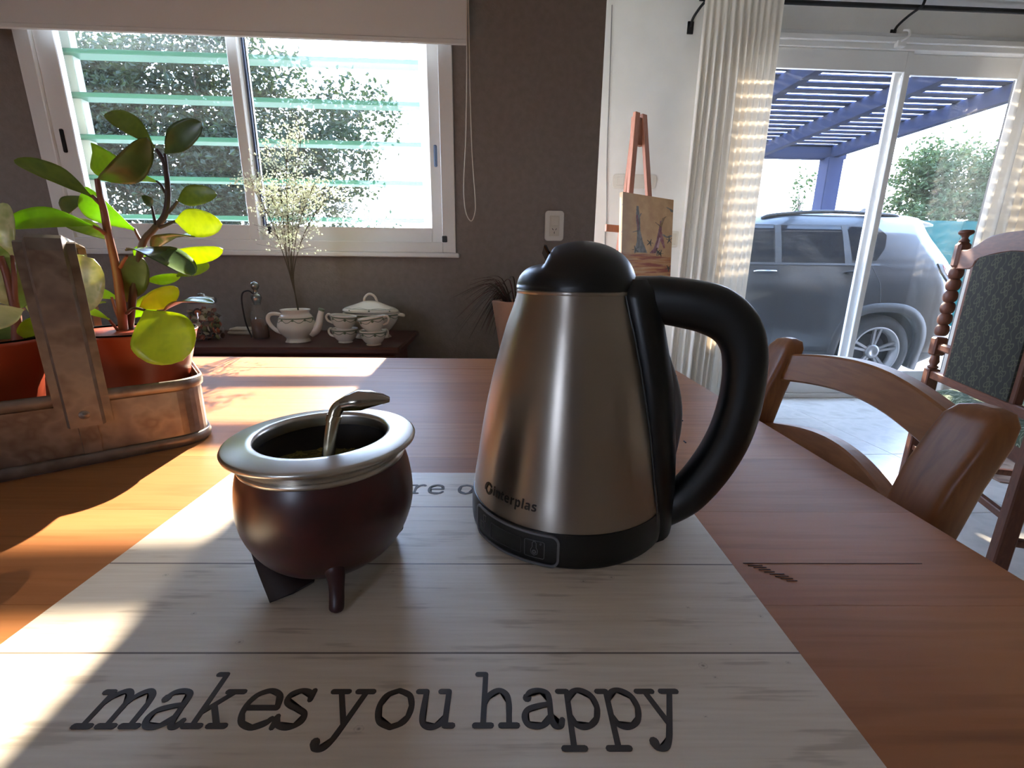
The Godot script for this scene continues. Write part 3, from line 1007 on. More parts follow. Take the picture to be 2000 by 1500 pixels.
func mate_cup() -> void:
	var t := thing("mate_cup", "round dark maroon mate cup with a wide metal rim, standing on leather feet", "cup", T(-0.1245, TOP + 0.0016, -0.288), TURN)
	var leather := tri(mat(Color.WHITE, 0.32), noise(0.02, [Color("2a0f10"), Color("3c1516"), Color("47191a"), Color("331213")], 4, 256, 51), Vector3(6, 6, 6))
	leather.clearcoat_enabled = true
	leather.clearcoat = 0.3
	leather.clearcoat_roughness = 0.3
	var prof := []
	for v in spline([Vector2(0.001, 0.0035), Vector2(0.018, 0.0048), Vector2(0.0345, 0.0105), Vector2(0.0475, 0.0225), Vector2(0.0555, 0.0395), Vector2(0.0576, 0.055), Vector2(0.0560, 0.072), Vector2(0.0528, 0.084), Vector2(0.0500, 0.0915)], 5):
		prof.append(v)
	part(t, "gourd_body", lathe(prof, 72, false), leather)
	part(t, "inner_wall", lathe([Vector2(0.0425, 0.097), Vector2(0.0435, 0.088), Vector2(0.043, 0.066), Vector2(0.0425, 0.0655), Vector2(0.0, 0.0652)], 64, false), mat(Color("2c2522"), 0.6))
	var rim := mat(Color("cdc7bd"), 0.3, 1.0)
	part(t, "metal_rim", lathe([Vector2(0.0425, 0.090), Vector2(0.0420, 0.0965), Vector2(0.0426, 0.0988), Vector2(0.0445, 0.0996), Vector2(0.0470, 0.0993), Vector2(0.0585, 0.0978), Vector2(0.0597, 0.0975), Vector2(0.0597, 0.0975), Vector2(0.0604, 0.0970), Vector2(0.0611, 0.0956), Vector2(0.0606, 0.0940), Vector2(0.0585, 0.0925), Vector2(0.0555, 0.0908), Vector2(0.0535, 0.0890), Vector2(0.0522, 0.0865), Vector2(0.0520, 0.0845)], 96, false), rim)
	part(t, "rim_bead", lathe([Vector2(0.0515, 0.0825), Vector2(0.0532, 0.083), Vector2(0.0536, 0.0845), Vector2(0.0532, 0.086), Vector2(0.0518, 0.0865)], 72, false), rim)
	# damp yerba leaves
	var g := Geo.new()
	var r := RandomNumberGenerator.new()
	r.seed = 4
	var rows := []
	for i in 9:
		var row := []
		for j in 28:
			var a := TAU * j / 28
			var rr := 0.0425 * i / 8.0
			row.append(Vector3(cos(a) * rr, 0.0735 - 0.0045 * (cos(a + 0.9) * i / 8.0) + r.randf_range(-0.0007, 0.0007), sin(a) * rr))
		rows.append(row)
	g.skin(rows, true, false)
	part(t, "yerba_bed", g, tri(mat(Color.WHITE, 0.9), noise(0.09, [Color("2e2a12"), Color("6f6428"), Color("4a4318"), Color("8a7c3c")], 3, 256, 14), Vector3(14, 14, 14)))
	var bits := Geo.new()
	for k in 260:
		var a := r.randf() * TAU
		var rr := sqrt(r.randf()) * 0.040
		var c := Vector3(cos(a) * rr, 0.0742 - 0.0045 * cos(a + 0.9) * rr / 0.0425, sin(a) * rr)
		var b := Basis.from_euler(Vector3(r.randf_range(-0.5, 0.5), r.randf() * TAU, r.randf_range(-0.4, 0.4)))
		bits.join(box(Vector3(-0.002, -0.0003, -0.0006), Vector3(0.002, 0.0003, 0.0006)), Transform3D(b, c))
	var yb := part(t, "yerba_flakes", bits, mat(Color("84773a"), 0.85))
	yb.set_meta("kind", "stuff")
	# leather base: three pointed feet, left one broad
	var dark := mat(Color("22100f"), 0.5)
	foot(t, Vector3(-0.0552, 0.050, 0.003), Vector3(-0.0255, 0.0, 0.0440), Vector3(0.004, 0.0075, 0.0280), Vector3(-0.042, 0.0200, 0.014), dark)
	foot(t, Vector3(0.047, 0.030, -0.004), Vector3(0.036, 0.0, -0.032), Vector3(0.006, 0.010, -0.022), Vector3(0.05, 0.014, -0.012), dark)
	var fr := spline([Vector3(0.0165, 0.030, 0.0430), Vector3(0.0185, 0.020, 0.0450), Vector3(0.0192, 0.010, 0.0480), Vector3(0.0195, 0.004, 0.0505), Vector3(0.0193, 0.0005, 0.0515)], 4)
	part(t, "foot", sweep(fr, circle(0.0047, 12, 0.004), Vector3.BACK, [1.0, 1.25, 1.35, 1.3, 1.2, 1.1, 1.05, 1.0, 1.0, 1.0, 1.0, 1.0, 1.0, 1.0, 0.95, 0.85, 0.6]), mat(Color("35161a"), 0.4))
	# metal straw
	var s := thing("mate_straw", "bent metal drinking straw standing in the mate cup", "straw", T(-0.1245, TOP + 0.0016, -0.288), TURN)
	var sm := mat(Color("b3a88f"), 0.25, 1.0)
	part(s, "stem", tube(spline([Vector3(0.0085, 0.066, 0.026), Vector3(0.0105, 0.085, 0.0225), Vector3(0.0130, 0.104, 0.0190), Vector3(0.0152, 0.1165, 0.0165), Vector3(0.0175, 0.1215, 0.0150), Vector3(0.0215, 0.1240, 0.0135), Vector3(0.0270, 0.1250, 0.0120)], 5), 0.0040, 14), sm)
	part(s, "collar", tube([Vector3(0.0145, 0.1130, 0.0172), Vector3(0.0155, 0.1170, 0.0163)], 0.0046, 14), sm)
	var mp := [Vector3(0.0195, 0.1230, 0.0142), Vector3(0.0240, 0.1245, 0.0130), Vector3(0.0300, 0.1257, 0.0112), Vector3(0.0370, 0.1260, 0.0090), Vector3(0.0440, 0.1252, 0.0070), Vector3(0.0480, 0.1245, 0.0058)]
	part(s, "mouthpiece", sweep(mp, circle(0.0075, 16, 0.0042), Vector3.UP, [Vector2(0.55, 1.0), Vector2(0.8, 1.3), Vector2(1.15, 1.6), Vector2(1.05, 1.25), Vector2(0.75, 0.8), Vector2(0.4, 0.4)]), mat(Color("a89f92"), 0.2, 1.0))


func foot(t: Node3D, a: Vector3, tip: Vector3, b: Vector3, bulge: Vector3, m: Material) -> void:
	# a pointed leather leaf: from a on the body's side down to the tip and back under the body to b
	var o1 := spline([a, a.lerp(tip, 0.45) + (a.lerp(tip, 0.45) - Vector3(0, 0.02, 0)) * 0.10, tip], 6)
	var o2 := spline([a, bulge.lerp(b, 0.3), b.lerp(tip, 0.0)], 6)
	var n := (tip - a).cross(b - a).normalized() * 0.0026
	var rows := []
	for i in o1.size():
		var f := float(i) / (o1.size() - 1)
		var p: Vector3 = o1[i]
		var q: Vector3 = o2[i]
		if f > 0.85:
			q = q.lerp(p, (f - 0.85) * 1.5)
		var m1 := p.lerp(q, 0.5) + Vector3(0, -0.001, 0)
		rows.append([p + n * 0.6, m1 + n, q + n, q - n, m1 - n, p - n * 0.6])
	part(t, "foot", Geo.new().skin(rows), m, "broad pointed leather foot")


func basket() -> void:
	# local axes: x along the front side (away from the visible corner), z outward to the room
	var d := Vector3(-0.770, 0, 0.638)
	var c0 := Vector3(-0.362, TOP, -0.523)
	var nb := Vector3(-0.638, 0, -0.770)
	var L := 0.262
	var W := 0.185
	var mid := c0 + d * (L / 2) + nb * (W / 2)
	var ang := atan2(-d.z, d.x)
	var zinc := tri(mat(Color.WHITE, 0.4, 0.65), noise(0.012, [Color("6b6058"), Color("7d7067"), Color("8c8175"), Color("736459"), Color("978d82")], 4, 512, 61), Vector3(3, 3, 3))
	bumpy(zinc, noise(0.03, [], 3, 256, 62), 0.05)
	var t := thing("metal_planter", "galvanized metal planter tray with a tall flat handle, holding two potted plants", "planter", T(mid.x, mid.y, mid.z), TURN + ang)
	# the frame's own axes: x = d, z = -nb roughly
	var shell := Geo.new()
	var o := rrect(L, W, 0.034, 8)
	var i_ := rrect(L - 0.004, W - 0.004, 0.032, 8)
	var rows := []
	for e in [[o, 0.0], [o, 0.079], [i_, 0.079], [i_, 0.003]]:
		var row := []
		for v in e[0]:
			row.append(Vector3(v.x, e[1], v.y))
		rows.append(row)
	rows.reverse()
	shell.skin(rows, true, true, -1)
	for k in shell.s.size():   # keep the wall's curve soft, the lips sharp
		pass
	part(t, "tray", shell, zinc)
	for e in [[0.0075, 0.0062, 0.0045], [0.0745, 0.0068, 0.0040]]:
		var path := []
		for v in rrect(L + 0.002, W + 0.002, 0.035, 8):
			path.append(Vector3(v.x, e[0], v.y))
		path.append(path[0])
		var rr := []
		for k in path.size():
			var a: Vector3 = path[k]
			var out := Vector3(a.x, 0, a.z)
			out = Vector3(signf(a.x) * maxf(absf(a.x) - (L / 2 - 0.035), 0.0), 0, signf(a.z) * maxf(absf(a.z) - (W / 2 - 0.035), 0.0)).normalized()
			var row := []
			for v in circle(e[2] * 0.55, 8, e[1]):
				row.append(a + out * v.x + Vector3(0, v.y, 0))
			rr.append(row)
		part(t, "rolled_edge", Geo.new().skin(rr, true, false), zinc)
	# which local z is the room's side?
	var room := 1.0 if (Basis(Vector3.UP, ang) * Vector3.BACK).dot(-nb) > 0 else -1.0
	var hx := 0.107 - L / 2
	part(t, "seam", box(Vector3(hx - 0.008, 0.002, room * (W / 2 - 0.001)), Vector3(hx + 0.008, 0.079, room * (W / 2 + 0.0012)), 0.0008), zinc)
	# handle: a flanged strap, up the front, over and down the back
	var cross := [Vector2(-0.0215, -0.003), Vector2(-0.0150, -0.003), Vector2(-0.0125, 0.003), Vector2(0.0125, 0.003), Vector2(0.0150, -0.003), Vector2(0.0215, -0.003), Vector2(0.0215, -0.0042), Vector2(0.0140, -0.0042), Vector2(0.0115, 0.0018), Vector2(-0.0115, 0.0018), Vector2(-0.0140, -0.0042), Vector2(-0.0215, -0.0042)]
	var zf := room * (W / 2 + 0.006)
	var path := [Vector3(hx, 0.045, zf), Vector3(hx, 0.10, zf), Vector3(hx, 0.16, zf), Vector3(hx, 0.222, zf * 0.995), Vector3(hx, 0.2315, zf * 0.95), Vector3(hx, 0.234, zf * 0.86), Vector3(hx, 0.234, 0), Vector3(hx, 0.234, -zf * 0.86), Vector3(hx, 0.2315, -zf * 0.95), Vector3(hx, 0.222, -zf * 0.995), Vector3(hx, 0.10, -zf), Vector3(hx, 0.045, -zf)]
	var rows2 := []
	for k in path.size():
		var dd: Vector3 = (path[mini(k + 1, path.size() - 1)] - path[maxi(k - 1, 0)]).normalized()
		var x := Vector3.RIGHT
		var y := dd.cross(x).normalized() * 1.0
		if k == 0 or (y.dot(Vector3(0, path[k].y - 0.1, path[k].z)) < 0):
			pass
		var out := Vector3(0, 1, 0) if absf(dd.y) < 0.5 else Vector3(0, 0, signf(path[k].z))
		out = (out - dd * out.dot(dd)).normalized()
		var row := []
		for v in cross:
			row.append(path[k] + x * v.x + out * v.y)
		rows2.append(row)
	part(t, "handle", Geo.new().skin(rows2, true, true, -1), zinc)
	for s in [1.0, -1.0]:
		var rv := lathe([Vector2(0.0, 0.0042), Vector2(0.0015, 0.004), Vector2(0.0016, 0.0012), Vector2(0.0036, 0.002), Vector2(0.0048, 0.0)], 16)
		var b := Basis(Vector3.RIGHT, PI / 2 * room * s)
		part(t, "rivet", Geo.new().join(rv, Transform3D(b, Vector3(hx, 0.058, (zf + room * 0.0028) * s))), zinc)


func pot(called: String, at: Vector3, label: String) -> Node3D:
	var t := thing(called, label, "potted plant", T(at.x, at.y, at.z), TURN, "")
	var clay := mat(Color("983e24"), 0.36)
	part(t, "pot", lathe([Vector2(0.040, 0.0), Vector2(0.042, 0.0), Vector2(0.0435, 0.003), Vector2(0.0530, 0.078), Vector2(0.0660, 0.1240), Vector2(0.0675, 0.1270), Vector2(0.0668, 0.1280), Vector2(0.0655, 0.1270)], 64), clay)
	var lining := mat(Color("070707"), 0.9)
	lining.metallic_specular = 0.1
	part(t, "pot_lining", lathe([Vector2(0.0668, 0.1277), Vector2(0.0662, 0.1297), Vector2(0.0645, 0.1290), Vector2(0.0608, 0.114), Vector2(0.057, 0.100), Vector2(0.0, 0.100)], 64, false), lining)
	part(t, "soil", lathe([Vector2(0.058, 0.104), Vector2(0.045, 0.108), Vector2(0.02, 0.106), Vector2(0.0, 0.107)], 32, false), mat(Color("2a1d14"), 0.95))
	return t


func leaf_material(sun: String, shade: String, trans: Color, sd: int) -> StandardMaterial3D:
	var m := tri(mat(Color.WHITE, 0.33), noise(0.015, [Color(shade), Color(sun), Color(shade).lerp(Color(sun), 0.5)], 3, 256, sd), Vector3(12, 12, 12))
	m.backlight_enabled = true
	m.backlight = trans
	return m


# a fleshy leaf from its base to its tip; face is the way its upper side looks
func leaf(t: Node3D, base: Vector3, tip: Vector3, face: Vector3, w: float, arch: float, m: Material, origin: Vector3, fold := 0.18) -> void:
	var ax := tip - base
	var ln := ax.length()
	ax = ax.normalized()
	var n := (face - ax * face.dot(ax)).normalized()
	var s := ax.cross(n).normalized()
	var rows := []
	var N := 14
	var K := 8
	for i in N + 1:
		var f: float = float(i) / N if i < N - 4 else [0.785, 0.86, 0.925, 0.975, 1.0][i - N + 4]
		var half := w * 0.5 * (pow(sin(PI / 2 * f / 0.55), 1.05) if f < 0.55 else sqrt(maxf(1.0 - pow((f - 0.55) / 0.45, 2.15), 0.0)))
		half = maxf(half, 0.0012 if f < 0.12 else 0.0004)
		var c: Vector3 = base - origin + ax * (ln * f) + n * (arch * ln * sin(PI * f))
		var row := []
		for j in K + 1:
			var e := -1.0 + 2.0 * j / K
			row.append(c + s * (half * e) + n * (half * fold * (absf(e) * absf(e)) + 0.02 * half * sin(f * 17.0)) - n * 0.0)
		for j in K + 1:
			var e := 1.0 - 2.0 * j / K
			row.append(c + s * (half * e) + n * (half * fold * (absf(e) * absf(e)) + 0.02 * half * sin(f * 17.0)) - n * (0.0011 * sqrt(maxf(1.0 - e * e, 0.0)) + 0.00015))
		rows.append(row)
	part(t, "leaf", Geo.new().skin(rows, true, false), m)


func stem(t: Node3D, pts: Array, r0: float, r1: float, m: Material, origin: Vector3, called := "stem") -> void:
	var p := []
	for v in pts:
		p.append(v - origin)
	var sp := spline(p, 4) if p.size() > 2 else p
	var sc := []
	for i in sp.size():
		sc.append(lerpf(r0, r1, float(i) / (sp.size() - 1)))
	part(t, called, sweep(sp, circle(1.0, 8), Vector3.BACK, sc), m)


func plants() -> void:
	var stalk := mat(Color("7a4532"), 0.5)
	var stalk_dark := mat(Color("3f2a24"), 0.5)
	var green := leaf_material("8c9a3c", "64782c", Color(0.72, 0.8, 0.12), 71)
	var bright := leaf_material("b4d23c", "94b42e", Color(0.85, 0.95, 0.12), 72)  # backlit leaves, their glow put into the colour
	var dark := leaf_material("4c6130", "3c5028", Color(0.3, 0.42, 0.08), 73)  # leaves in shade, darkened in the colour itself
	var lime := leaf_material("ccd83c", "a8bc30", Color(0.95, 0.95, 0.12), 74)  # sunlit leaves, the light put into the colour
	var sheen := leaf_material("48603a", "3a5030", Color(0.10, 0.16, 0.05), 75)
	var cream := leaf_material("d8d6a0", "8ea05a", Color(0.7, 0.7, 0.36), 76)
	var olive := leaf_material("93a560", "70864a", Color(0.5, 0.6, 0.22), 77)
	sheen.roughness = 0.22
	var oa := Vector3(-0.461, TOP + 0.004, -0.555)
	var ob := Vector3(-0.568, TOP + 0.004, -0.4685)
	var a := pot("potted_plant", oa, "green rubber plant in the clay-coloured pot beside the round bright leaf, in the planter")
	var b := pot("potted_plant", ob, "variegated cream-green rubber plant in the planter, behind the tall metal handle")
	leaf(a, Vector3(-0.3989, 1.0883, -0.5600), Vector3(-0.4509, 1.1257, -0.5700), Vector3(0.2764, 0.5876, 0.7605), 0.0257, 0.1, green, oa, 0.18)
	leaf(a, Vector3(-0.3882, 1.0816, -0.5600), Vector3(-0.3361, 1.1111, -0.5500), Vector3(-0.0521, -0.2368, 0.9702), 0.0257, 0.08, dark, oa, 0.18)
	leaf(a, Vector3(-0.4530, 1.0506, -0.5400), Vector3(-0.3691, 1.0849, -0.5100), Vector3(0.2426, -0.9032, 0.3542), 0.0322, 0.16, dark, oa, 0.18)
	leaf(a, Vector3(-0.4136, 1.0544, -0.5750), Vector3(-0.5113, 1.0925, -0.6100), Vector3(-0.3337, 0.0103, 0.9426), 0.0335, 0.18, bright, oa, 0.18)
	leaf(a, Vector3(-0.4627, 1.0320, -0.5400), Vector3(-0.4991, 1.0606, -0.5000), Vector3(0.7815, 0.5265, 0.3347), 0.0264, 0.1, green, oa, 0.18)
	leaf(a, Vector3(-0.4528, 1.0001, -0.5800), Vector3(-0.5164, 1.0449, -0.5900), Vector3(-0.0692, 0.1227, 0.9900), 0.0308, 0.2, bright, oa, 0.18)
	leaf(a, Vector3(-0.5079, 1.0392, -0.5900), Vector3(-0.5630, 1.0215, -0.6100), Vector3(-0.3136, -0.0918, 0.9451), 0.0193, 0.15, dark, oa, 0.18)
	leaf(a, Vector3(-0.3825, 1.0319, -0.5600), Vector3(-0.3306, 1.0382, -0.5500), Vector3(-0.1985, 0.0857, 0.9763), 0.0227, 0.12, green, oa, 0.18)
	leaf(a, Vector3(-0.3824, 1.0086, -0.5500), Vector3(-0.3237, 1.0049, -0.5400), Vector3(-0.1744, -0.1272, 0.9764), 0.0307, 0.08, lime, oa, 0.18)
	leaf(a, Vector3(-0.4130, 1.0260, -0.5600), Vector3(-0.4071, 1.0337, -0.5400), Vector3(0.8761, -0.4763, -0.0751), 0.0106, 0.1, dark, oa, 0.18)
	leaf(a, Vector3(-0.4233, 0.9746, -0.5600), Vector3(-0.3557, 0.9919, -0.5400), Vector3(-0.2572, 0.9658, 0.0339), 0.0361, 0.1, sheen, oa, 0.18)
	leaf(a, Vector3(-0.4032, 0.9716, -0.5500), Vector3(-0.3327, 0.9780, -0.5500), Vector3(0.0518, -0.5711, 0.8193), 0.0223, 0.1, lime, oa, 0.18)
	leaf(a, Vector3(-0.4288, 0.9757, -0.5300), Vector3(-0.3331, 0.9493, -0.4900), Vector3(0.1912, 0.9650, 0.1794), 0.0422, 0.1, sheen, oa, 0.18)
	leaf(a, Vector3(-0.4058, 0.9461, -0.5700), Vector3(-0.3769, 0.9612, -0.5900), Vector3(0.3231, 0.4697, 0.8216), 0.0223, 0.1, green, oa, 0.18)
	leaf(a, Vector3(-0.4596, 1.0010, -0.5300), Vector3(-0.5141, 0.9974, -0.4900), Vector3(0.4827, 0.5203, 0.7045), 0.0256, 0.18, bright, oa, 0.18)
	leaf(a, Vector3(-0.4822, 0.9867, -0.5800), Vector3(-0.5422, 1.0083, -0.5900), Vector3(0.1086, 0.6499, 0.7522), 0.0210, 0.12, green, oa, 0.18)
	leaf(a, Vector3(-0.4669, 0.9062, -0.5800), Vector3(-0.4212, 0.9316, -0.5900), Vector3(0.3877, -0.3641, 0.8469), 0.0259, 0.1, lime, oa, 0.18)
	leaf(a, Vector3(-0.3928, 0.9119, -0.4950), Vector3(-0.3497, 0.8603, -0.4780), Vector3(0.1936, 0.4491, 0.8723), 0.0617, 0.05, lime, oa, 0.1)
	leaf(a, Vector3(-0.4076, 0.9071, -0.5400), Vector3(-0.3408, 0.9175, -0.5300), Vector3(-0.1663, 0.9820, 0.0894), 0.0272, 0.1, sheen, oa, 0.18)
	leaf(a, Vector3(-0.4723, 0.8963, -0.5400), Vector3(-0.5034, 0.9090, -0.5300), Vector3(0.4591, 0.7526, 0.4720), 0.0119, 0.12, bright, oa, 0.18)
	leaf(a, Vector3(-0.4996, 0.9143, -0.5700), Vector3(-0.5456, 0.9048, -0.5800), Vector3(-0.2666, 0.3427, 0.9008), 0.0135, 0.12, green, oa, 0.18)
	leaf(a, Vector3(-0.4808, 0.9138, -0.5800), Vector3(-0.4466, 0.9699, -0.5700), Vector3(0.3054, -0.3444, 0.8877), 0.0338, 0.08, dark, oa, 0.18)
	leaf(a, Vector3(-0.4597, 0.9402, -0.5900), Vector3(-0.4153, 0.9470, -0.5900), Vector3(0.0636, -0.4153, 0.9074), 0.0140, 0.1, bright, oa, 0.18)
	leaf(a, Vector3(-0.4765, 0.9704, -0.6000), Vector3(-0.4592, 0.9830, -0.6000), Vector3(0.4214, -0.5787, 0.6982), 0.0154, 0.1, bright, oa, 0.18)
	leaf(a, Vector3(-0.4969, 0.9161, -0.5900), Vector3(-0.5365, 0.9222, -0.5900), Vector3(0.1007, 0.6537, 0.7500), 0.0153, 0.15, bright, oa, 0.18)
	stem(a, [Vector3(-0.4774, 0.8661, -0.5600), Vector3(-0.4717, 0.9153, -0.5600), Vector3(-0.4690, 0.9576, -0.5600), Vector3(-0.4617, 0.9920, -0.5500), Vector3(-0.4570, 1.0182, -0.5450), Vector3(-0.4537, 1.0321, -0.5400), Vector3(-0.4530, 1.0506, -0.5400)], 0.0052, 0.0026, stalk, oa, "stem")
	stem(a, [Vector3(-0.4554, 1.0244, -0.5420), Vector3(-0.4588, 1.0294, -0.5400), Vector3(-0.4623, 1.0336, -0.5400)], 0.0028, 0.0018, stalk, oa, "stem")
	stem(a, [Vector3(-0.4814, 0.8644, -0.5700), Vector3(-0.4640, 0.9331, -0.5750), Vector3(-0.4403, 0.9830, -0.5700), Vector3(-0.4198, 1.0004, -0.5650), Vector3(-0.4001, 1.0161, -0.5600), Vector3(-0.3925, 1.0384, -0.5600), Vector3(-0.3903, 1.0602, -0.5600), Vector3(-0.3916, 1.0752, -0.5600), Vector3(-0.3966, 1.0857, -0.5600)], 0.0045, 0.002, stalk_dark, oa, "stem")
	stem(a, [Vector3(-0.3898, 1.0629, -0.5600), Vector3(-0.3887, 1.0720, -0.5600), Vector3(-0.3882, 1.0816, -0.5600)], 0.002, 0.0014, stalk_dark, oa, "stem")
	stem(a, [Vector3(-0.4636, 0.9941, -0.5480), Vector3(-0.4595, 0.9973, -0.5380), Vector3(-0.4607, 1.0010, -0.5300)], 0.0026, 0.0016, stalk, oa, "stem")
	stem(a, [Vector3(-0.3960, 1.0189, -0.5600), Vector3(-0.3891, 1.0246, -0.5600), Vector3(-0.3825, 1.0319, -0.5600)], 0.0022, 0.0014, stalk_dark, oa, "stem")
	stem(a, [Vector3(-0.4085, 1.0024, -0.5600), Vector3(-0.3948, 1.0055, -0.5550), Vector3(-0.3824, 1.0086, -0.5500)], 0.0022, 0.0014, stalk_dark, oa, "stem")
	stem(a, [Vector3(-0.4129, 1.0046, -0.5600), Vector3(-0.4131, 1.0159, -0.5600), Vector3(-0.4136, 1.0260, -0.5600)], 0.0018, 0.0012, stalk_dark, oa, "stem")
	stem(a, [Vector3(-0.3955, 1.0411, -0.5600), Vector3(-0.4040, 1.0495, -0.5680), Vector3(-0.4135, 1.0550, -0.5750)], 0.0018, 0.0012, stalk_dark, oa, "stem")
	stem(a, [Vector3(-0.4400, 0.9848, -0.5700), Vector3(-0.4480, 0.9950, -0.5750), Vector3(-0.4532, 1.0012, -0.5800)], 0.002, 0.0014, stalk, oa, "stem")
	stem(a, [Vector3(-0.4638, 0.9565, -0.5600), Vector3(-0.4472, 0.9624, -0.5450), Vector3(-0.4290, 0.9691, -0.5300)], 0.002, 0.0014, stalk, oa, "stem")
	stem(a, [Vector3(-0.4670, 0.9017, -0.5600), Vector3(-0.4285, 0.9112, -0.5250), Vector3(-0.3928, 0.9119, -0.4950)], 0.002, 0.0015, stalk_dark, oa, "stem")
	stem(a, [Vector3(-0.4788, 0.8744, -0.5600), Vector3(-0.4757, 0.8853, -0.5500), Vector3(-0.4729, 0.8963, -0.5400)], 0.0018, 0.0014, stalk, oa, "stem")
	stem(a, [Vector3(-0.4828, 0.8826, -0.5700), Vector3(-0.4966, 0.8995, -0.5800), Vector3(-0.4987, 0.9200, -0.5800)], 0.002, 0.0014, stalk, oa, "stem")
	stem(a, [Vector3(-0.4643, 0.8713, -0.5600), Vector3(-0.4362, 0.8856, -0.5500), Vector3(-0.4076, 0.9071, -0.5400)], 0.0018, 0.0013, stalk, oa, "stem")
	leaf(b, Vector3(-0.5030, 0.9052, -0.5200), Vector3(-0.4542, 0.9652, -0.5150), Vector3(0.1035, -0.1659, 0.9807), 0.0588, 0.12, cream, ob, 0.18)
	leaf(b, Vector3(-0.5120, 0.9348, -0.5200), Vector3(-0.4764, 0.9686, -0.5300), Vector3(0.6185, -0.4637, 0.6344), 0.0310, 0.12, olive, ob, 0.18)
	leaf(b, Vector3(-0.5207, 0.9316, -0.4700), Vector3(-0.5273, 0.9915, -0.4800), Vector3(0.9190, 0.1613, 0.3599), 0.0335, 0.12, olive, ob, 0.18)
	leaf(b, Vector3(-0.5044, 0.9670, -0.4800), Vector3(-0.5103, 1.0190, -0.4900), Vector3(0.1934, 0.2064, 0.9592), 0.0244, 0.1, cream, ob, 0.18)
	leaf(b, Vector3(-0.4858, 0.9153, -0.4600), Vector3(-0.4999, 0.9005, -0.4300), Vector3(0.6274, 0.5399, 0.5612), 0.0257, 0.14, cream, ob, 0.18)
	leaf(b, Vector3(-0.5259, 0.9090, -0.4900), Vector3(-0.5055, 0.9738, -0.5000), Vector3(0.7915, -0.1581, 0.5903), 0.0292, 0.1, olive, ob, 0.18)
	leaf(b, Vector3(-0.5210, 0.8645, -0.4900), Vector3(-0.4929, 0.9060, -0.4800), Vector3(0.5933, -0.5446, 0.5928), 0.0260, 0.08, dark, ob, 0.18)
	leaf(b, Vector3(-0.5484, 0.8700, -0.4900), Vector3(-0.5228, 0.9161, -0.4700), Vector3(0.4621, -0.5563, 0.6907), 0.0279, 0.08, olive, ob, 0.18)
	leaf(b, Vector3(-0.5052, 0.9163, -0.4700), Vector3(-0.5276, 0.9566, -0.4600), Vector3(0.7932, 0.3109, 0.5236), 0.0323, 0.12, cream, ob, 0.18)
	leaf(b, Vector3(-0.4923, 0.8862, -0.4600), Vector3(-0.4706, 0.9073, -0.4500), Vector3(0.4732, -0.7243, 0.5014), 0.0162, 0.1, bright, ob, 0.18)
	leaf(b, Vector3(-0.5087, 0.8914, -0.5000), Vector3(-0.5211, 0.9351, -0.5100), Vector3(0.5331, 0.3296, 0.7792), 0.0197, 0.1, cream, ob, 0.18)
	leaf(a, Vector3(-0.5003, 0.8911, -0.6100), Vector3(-0.4686, 0.9217, -0.6100), Vector3(0.4998, -0.5178, 0.6943), 0.0249, 0.1, bright, oa, 0.18)
	stem(b, [Vector3(-0.5178, 0.8562, -0.4700), Vector3(-0.5081, 0.8953, -0.4700), Vector3(-0.5043, 0.9215, -0.4700), Vector3(-0.5042, 0.9469, -0.4700), Vector3(-0.5060, 0.9668, -0.4700)], 0.005, 0.0026, stalk, ob, "stem")
	stem(b, [Vector3(-0.5042, 0.9100, -0.4700), Vector3(-0.4935, 0.9133, -0.4640), Vector3(-0.4858, 0.9153, -0.4600)], 0.0024, 0.0016, stalk, ob, "stem")
	stem(b, [Vector3(-0.5173, 0.8939, -0.4800), Vector3(-0.4975, 0.8989, -0.4850), Vector3(-0.5030, 0.9052, -0.5200)], 0.0024, 0.0016, stalk, ob, "stem")
	stem(b, [Vector3(-0.5041, 0.9163, -0.4700), Vector3(-0.4971, 0.9470, -0.4700), Vector3(-0.5044, 0.9670, -0.4800)], 0.0024, 0.0016, stalk, ob, "stem")


func sideboard() -> void:
	var wd := wood("3f1f18", "532a1f", "4a241b", Vector3(1.2, 8, 8), 0.4, 81)
	var wv := wood("3f1f18", "532a1f", "4a241b", Vector3(8, 1.2, 8), 0.4, 82)
	var t := thing("sideboard", "dark red-brown wooden sideboard under the window, holding the old crockery", "sideboard", Vector3(-0.93, 0, -1.54))
	part(t, "top", box(Vector3(-0.68, 0.703, -0.20), Vector3(0.665, 0.725, 0.19), 0.006), wd)
	part(t, "moulding", box(Vector3(-0.665, 0.685, -0.19), Vector3(0.648, 0.703, 0.176), 0.006), wd)
	part(t, "body", box(Vector3(-0.64, 0.10, -0.185), Vector3(0.62, 0.686, 0.158), 0.004), wv)
	for k in 3:
		var x := -0.62 + k * 0.413
		var dr := part(t, "drawer", box(Vector3(x, 0.53, 0.155), Vector3(x + 0.40, 0.67, 0.170), 0.005), wd)
		part(dr, "knob", lathe([Vector2(0.006, 0), Vector2(0.006, 0.012), Vector2(0.014, 0.018), Vector2(0.012, 0.026), Vector2(0, 0.028)], 20).moved(Vector3.ZERO), M.iron).transform = Transform3D(Basis(Vector3.RIGHT, PI / 2), Vector3(x + 0.2, 0.6, 0.170))
		var dd := part(t, "door", box(Vector3(x, 0.13, 0.155), Vector3(x + 0.40, 0.52, 0.170), 0.005), wv)
		part(dd, "knob", lathe([Vector2(0.006, 0), Vector2(0.006, 0.012), Vector2(0.014, 0.018), Vector2(0.012, 0.026), Vector2(0, 0.028)], 20), M.iron).transform = Transform3D(Basis(Vector3.RIGHT, PI / 2), Vector3(x + 0.36, 0.36, 0.170))
	for x in [-0.63, 0.56]:
		for z in [-0.18, 0.10]:
			part(t, "leg", box(Vector3(x, 0, z), Vector3(x + 0.05, 0.11, z + 0.05), 0.004), wv)


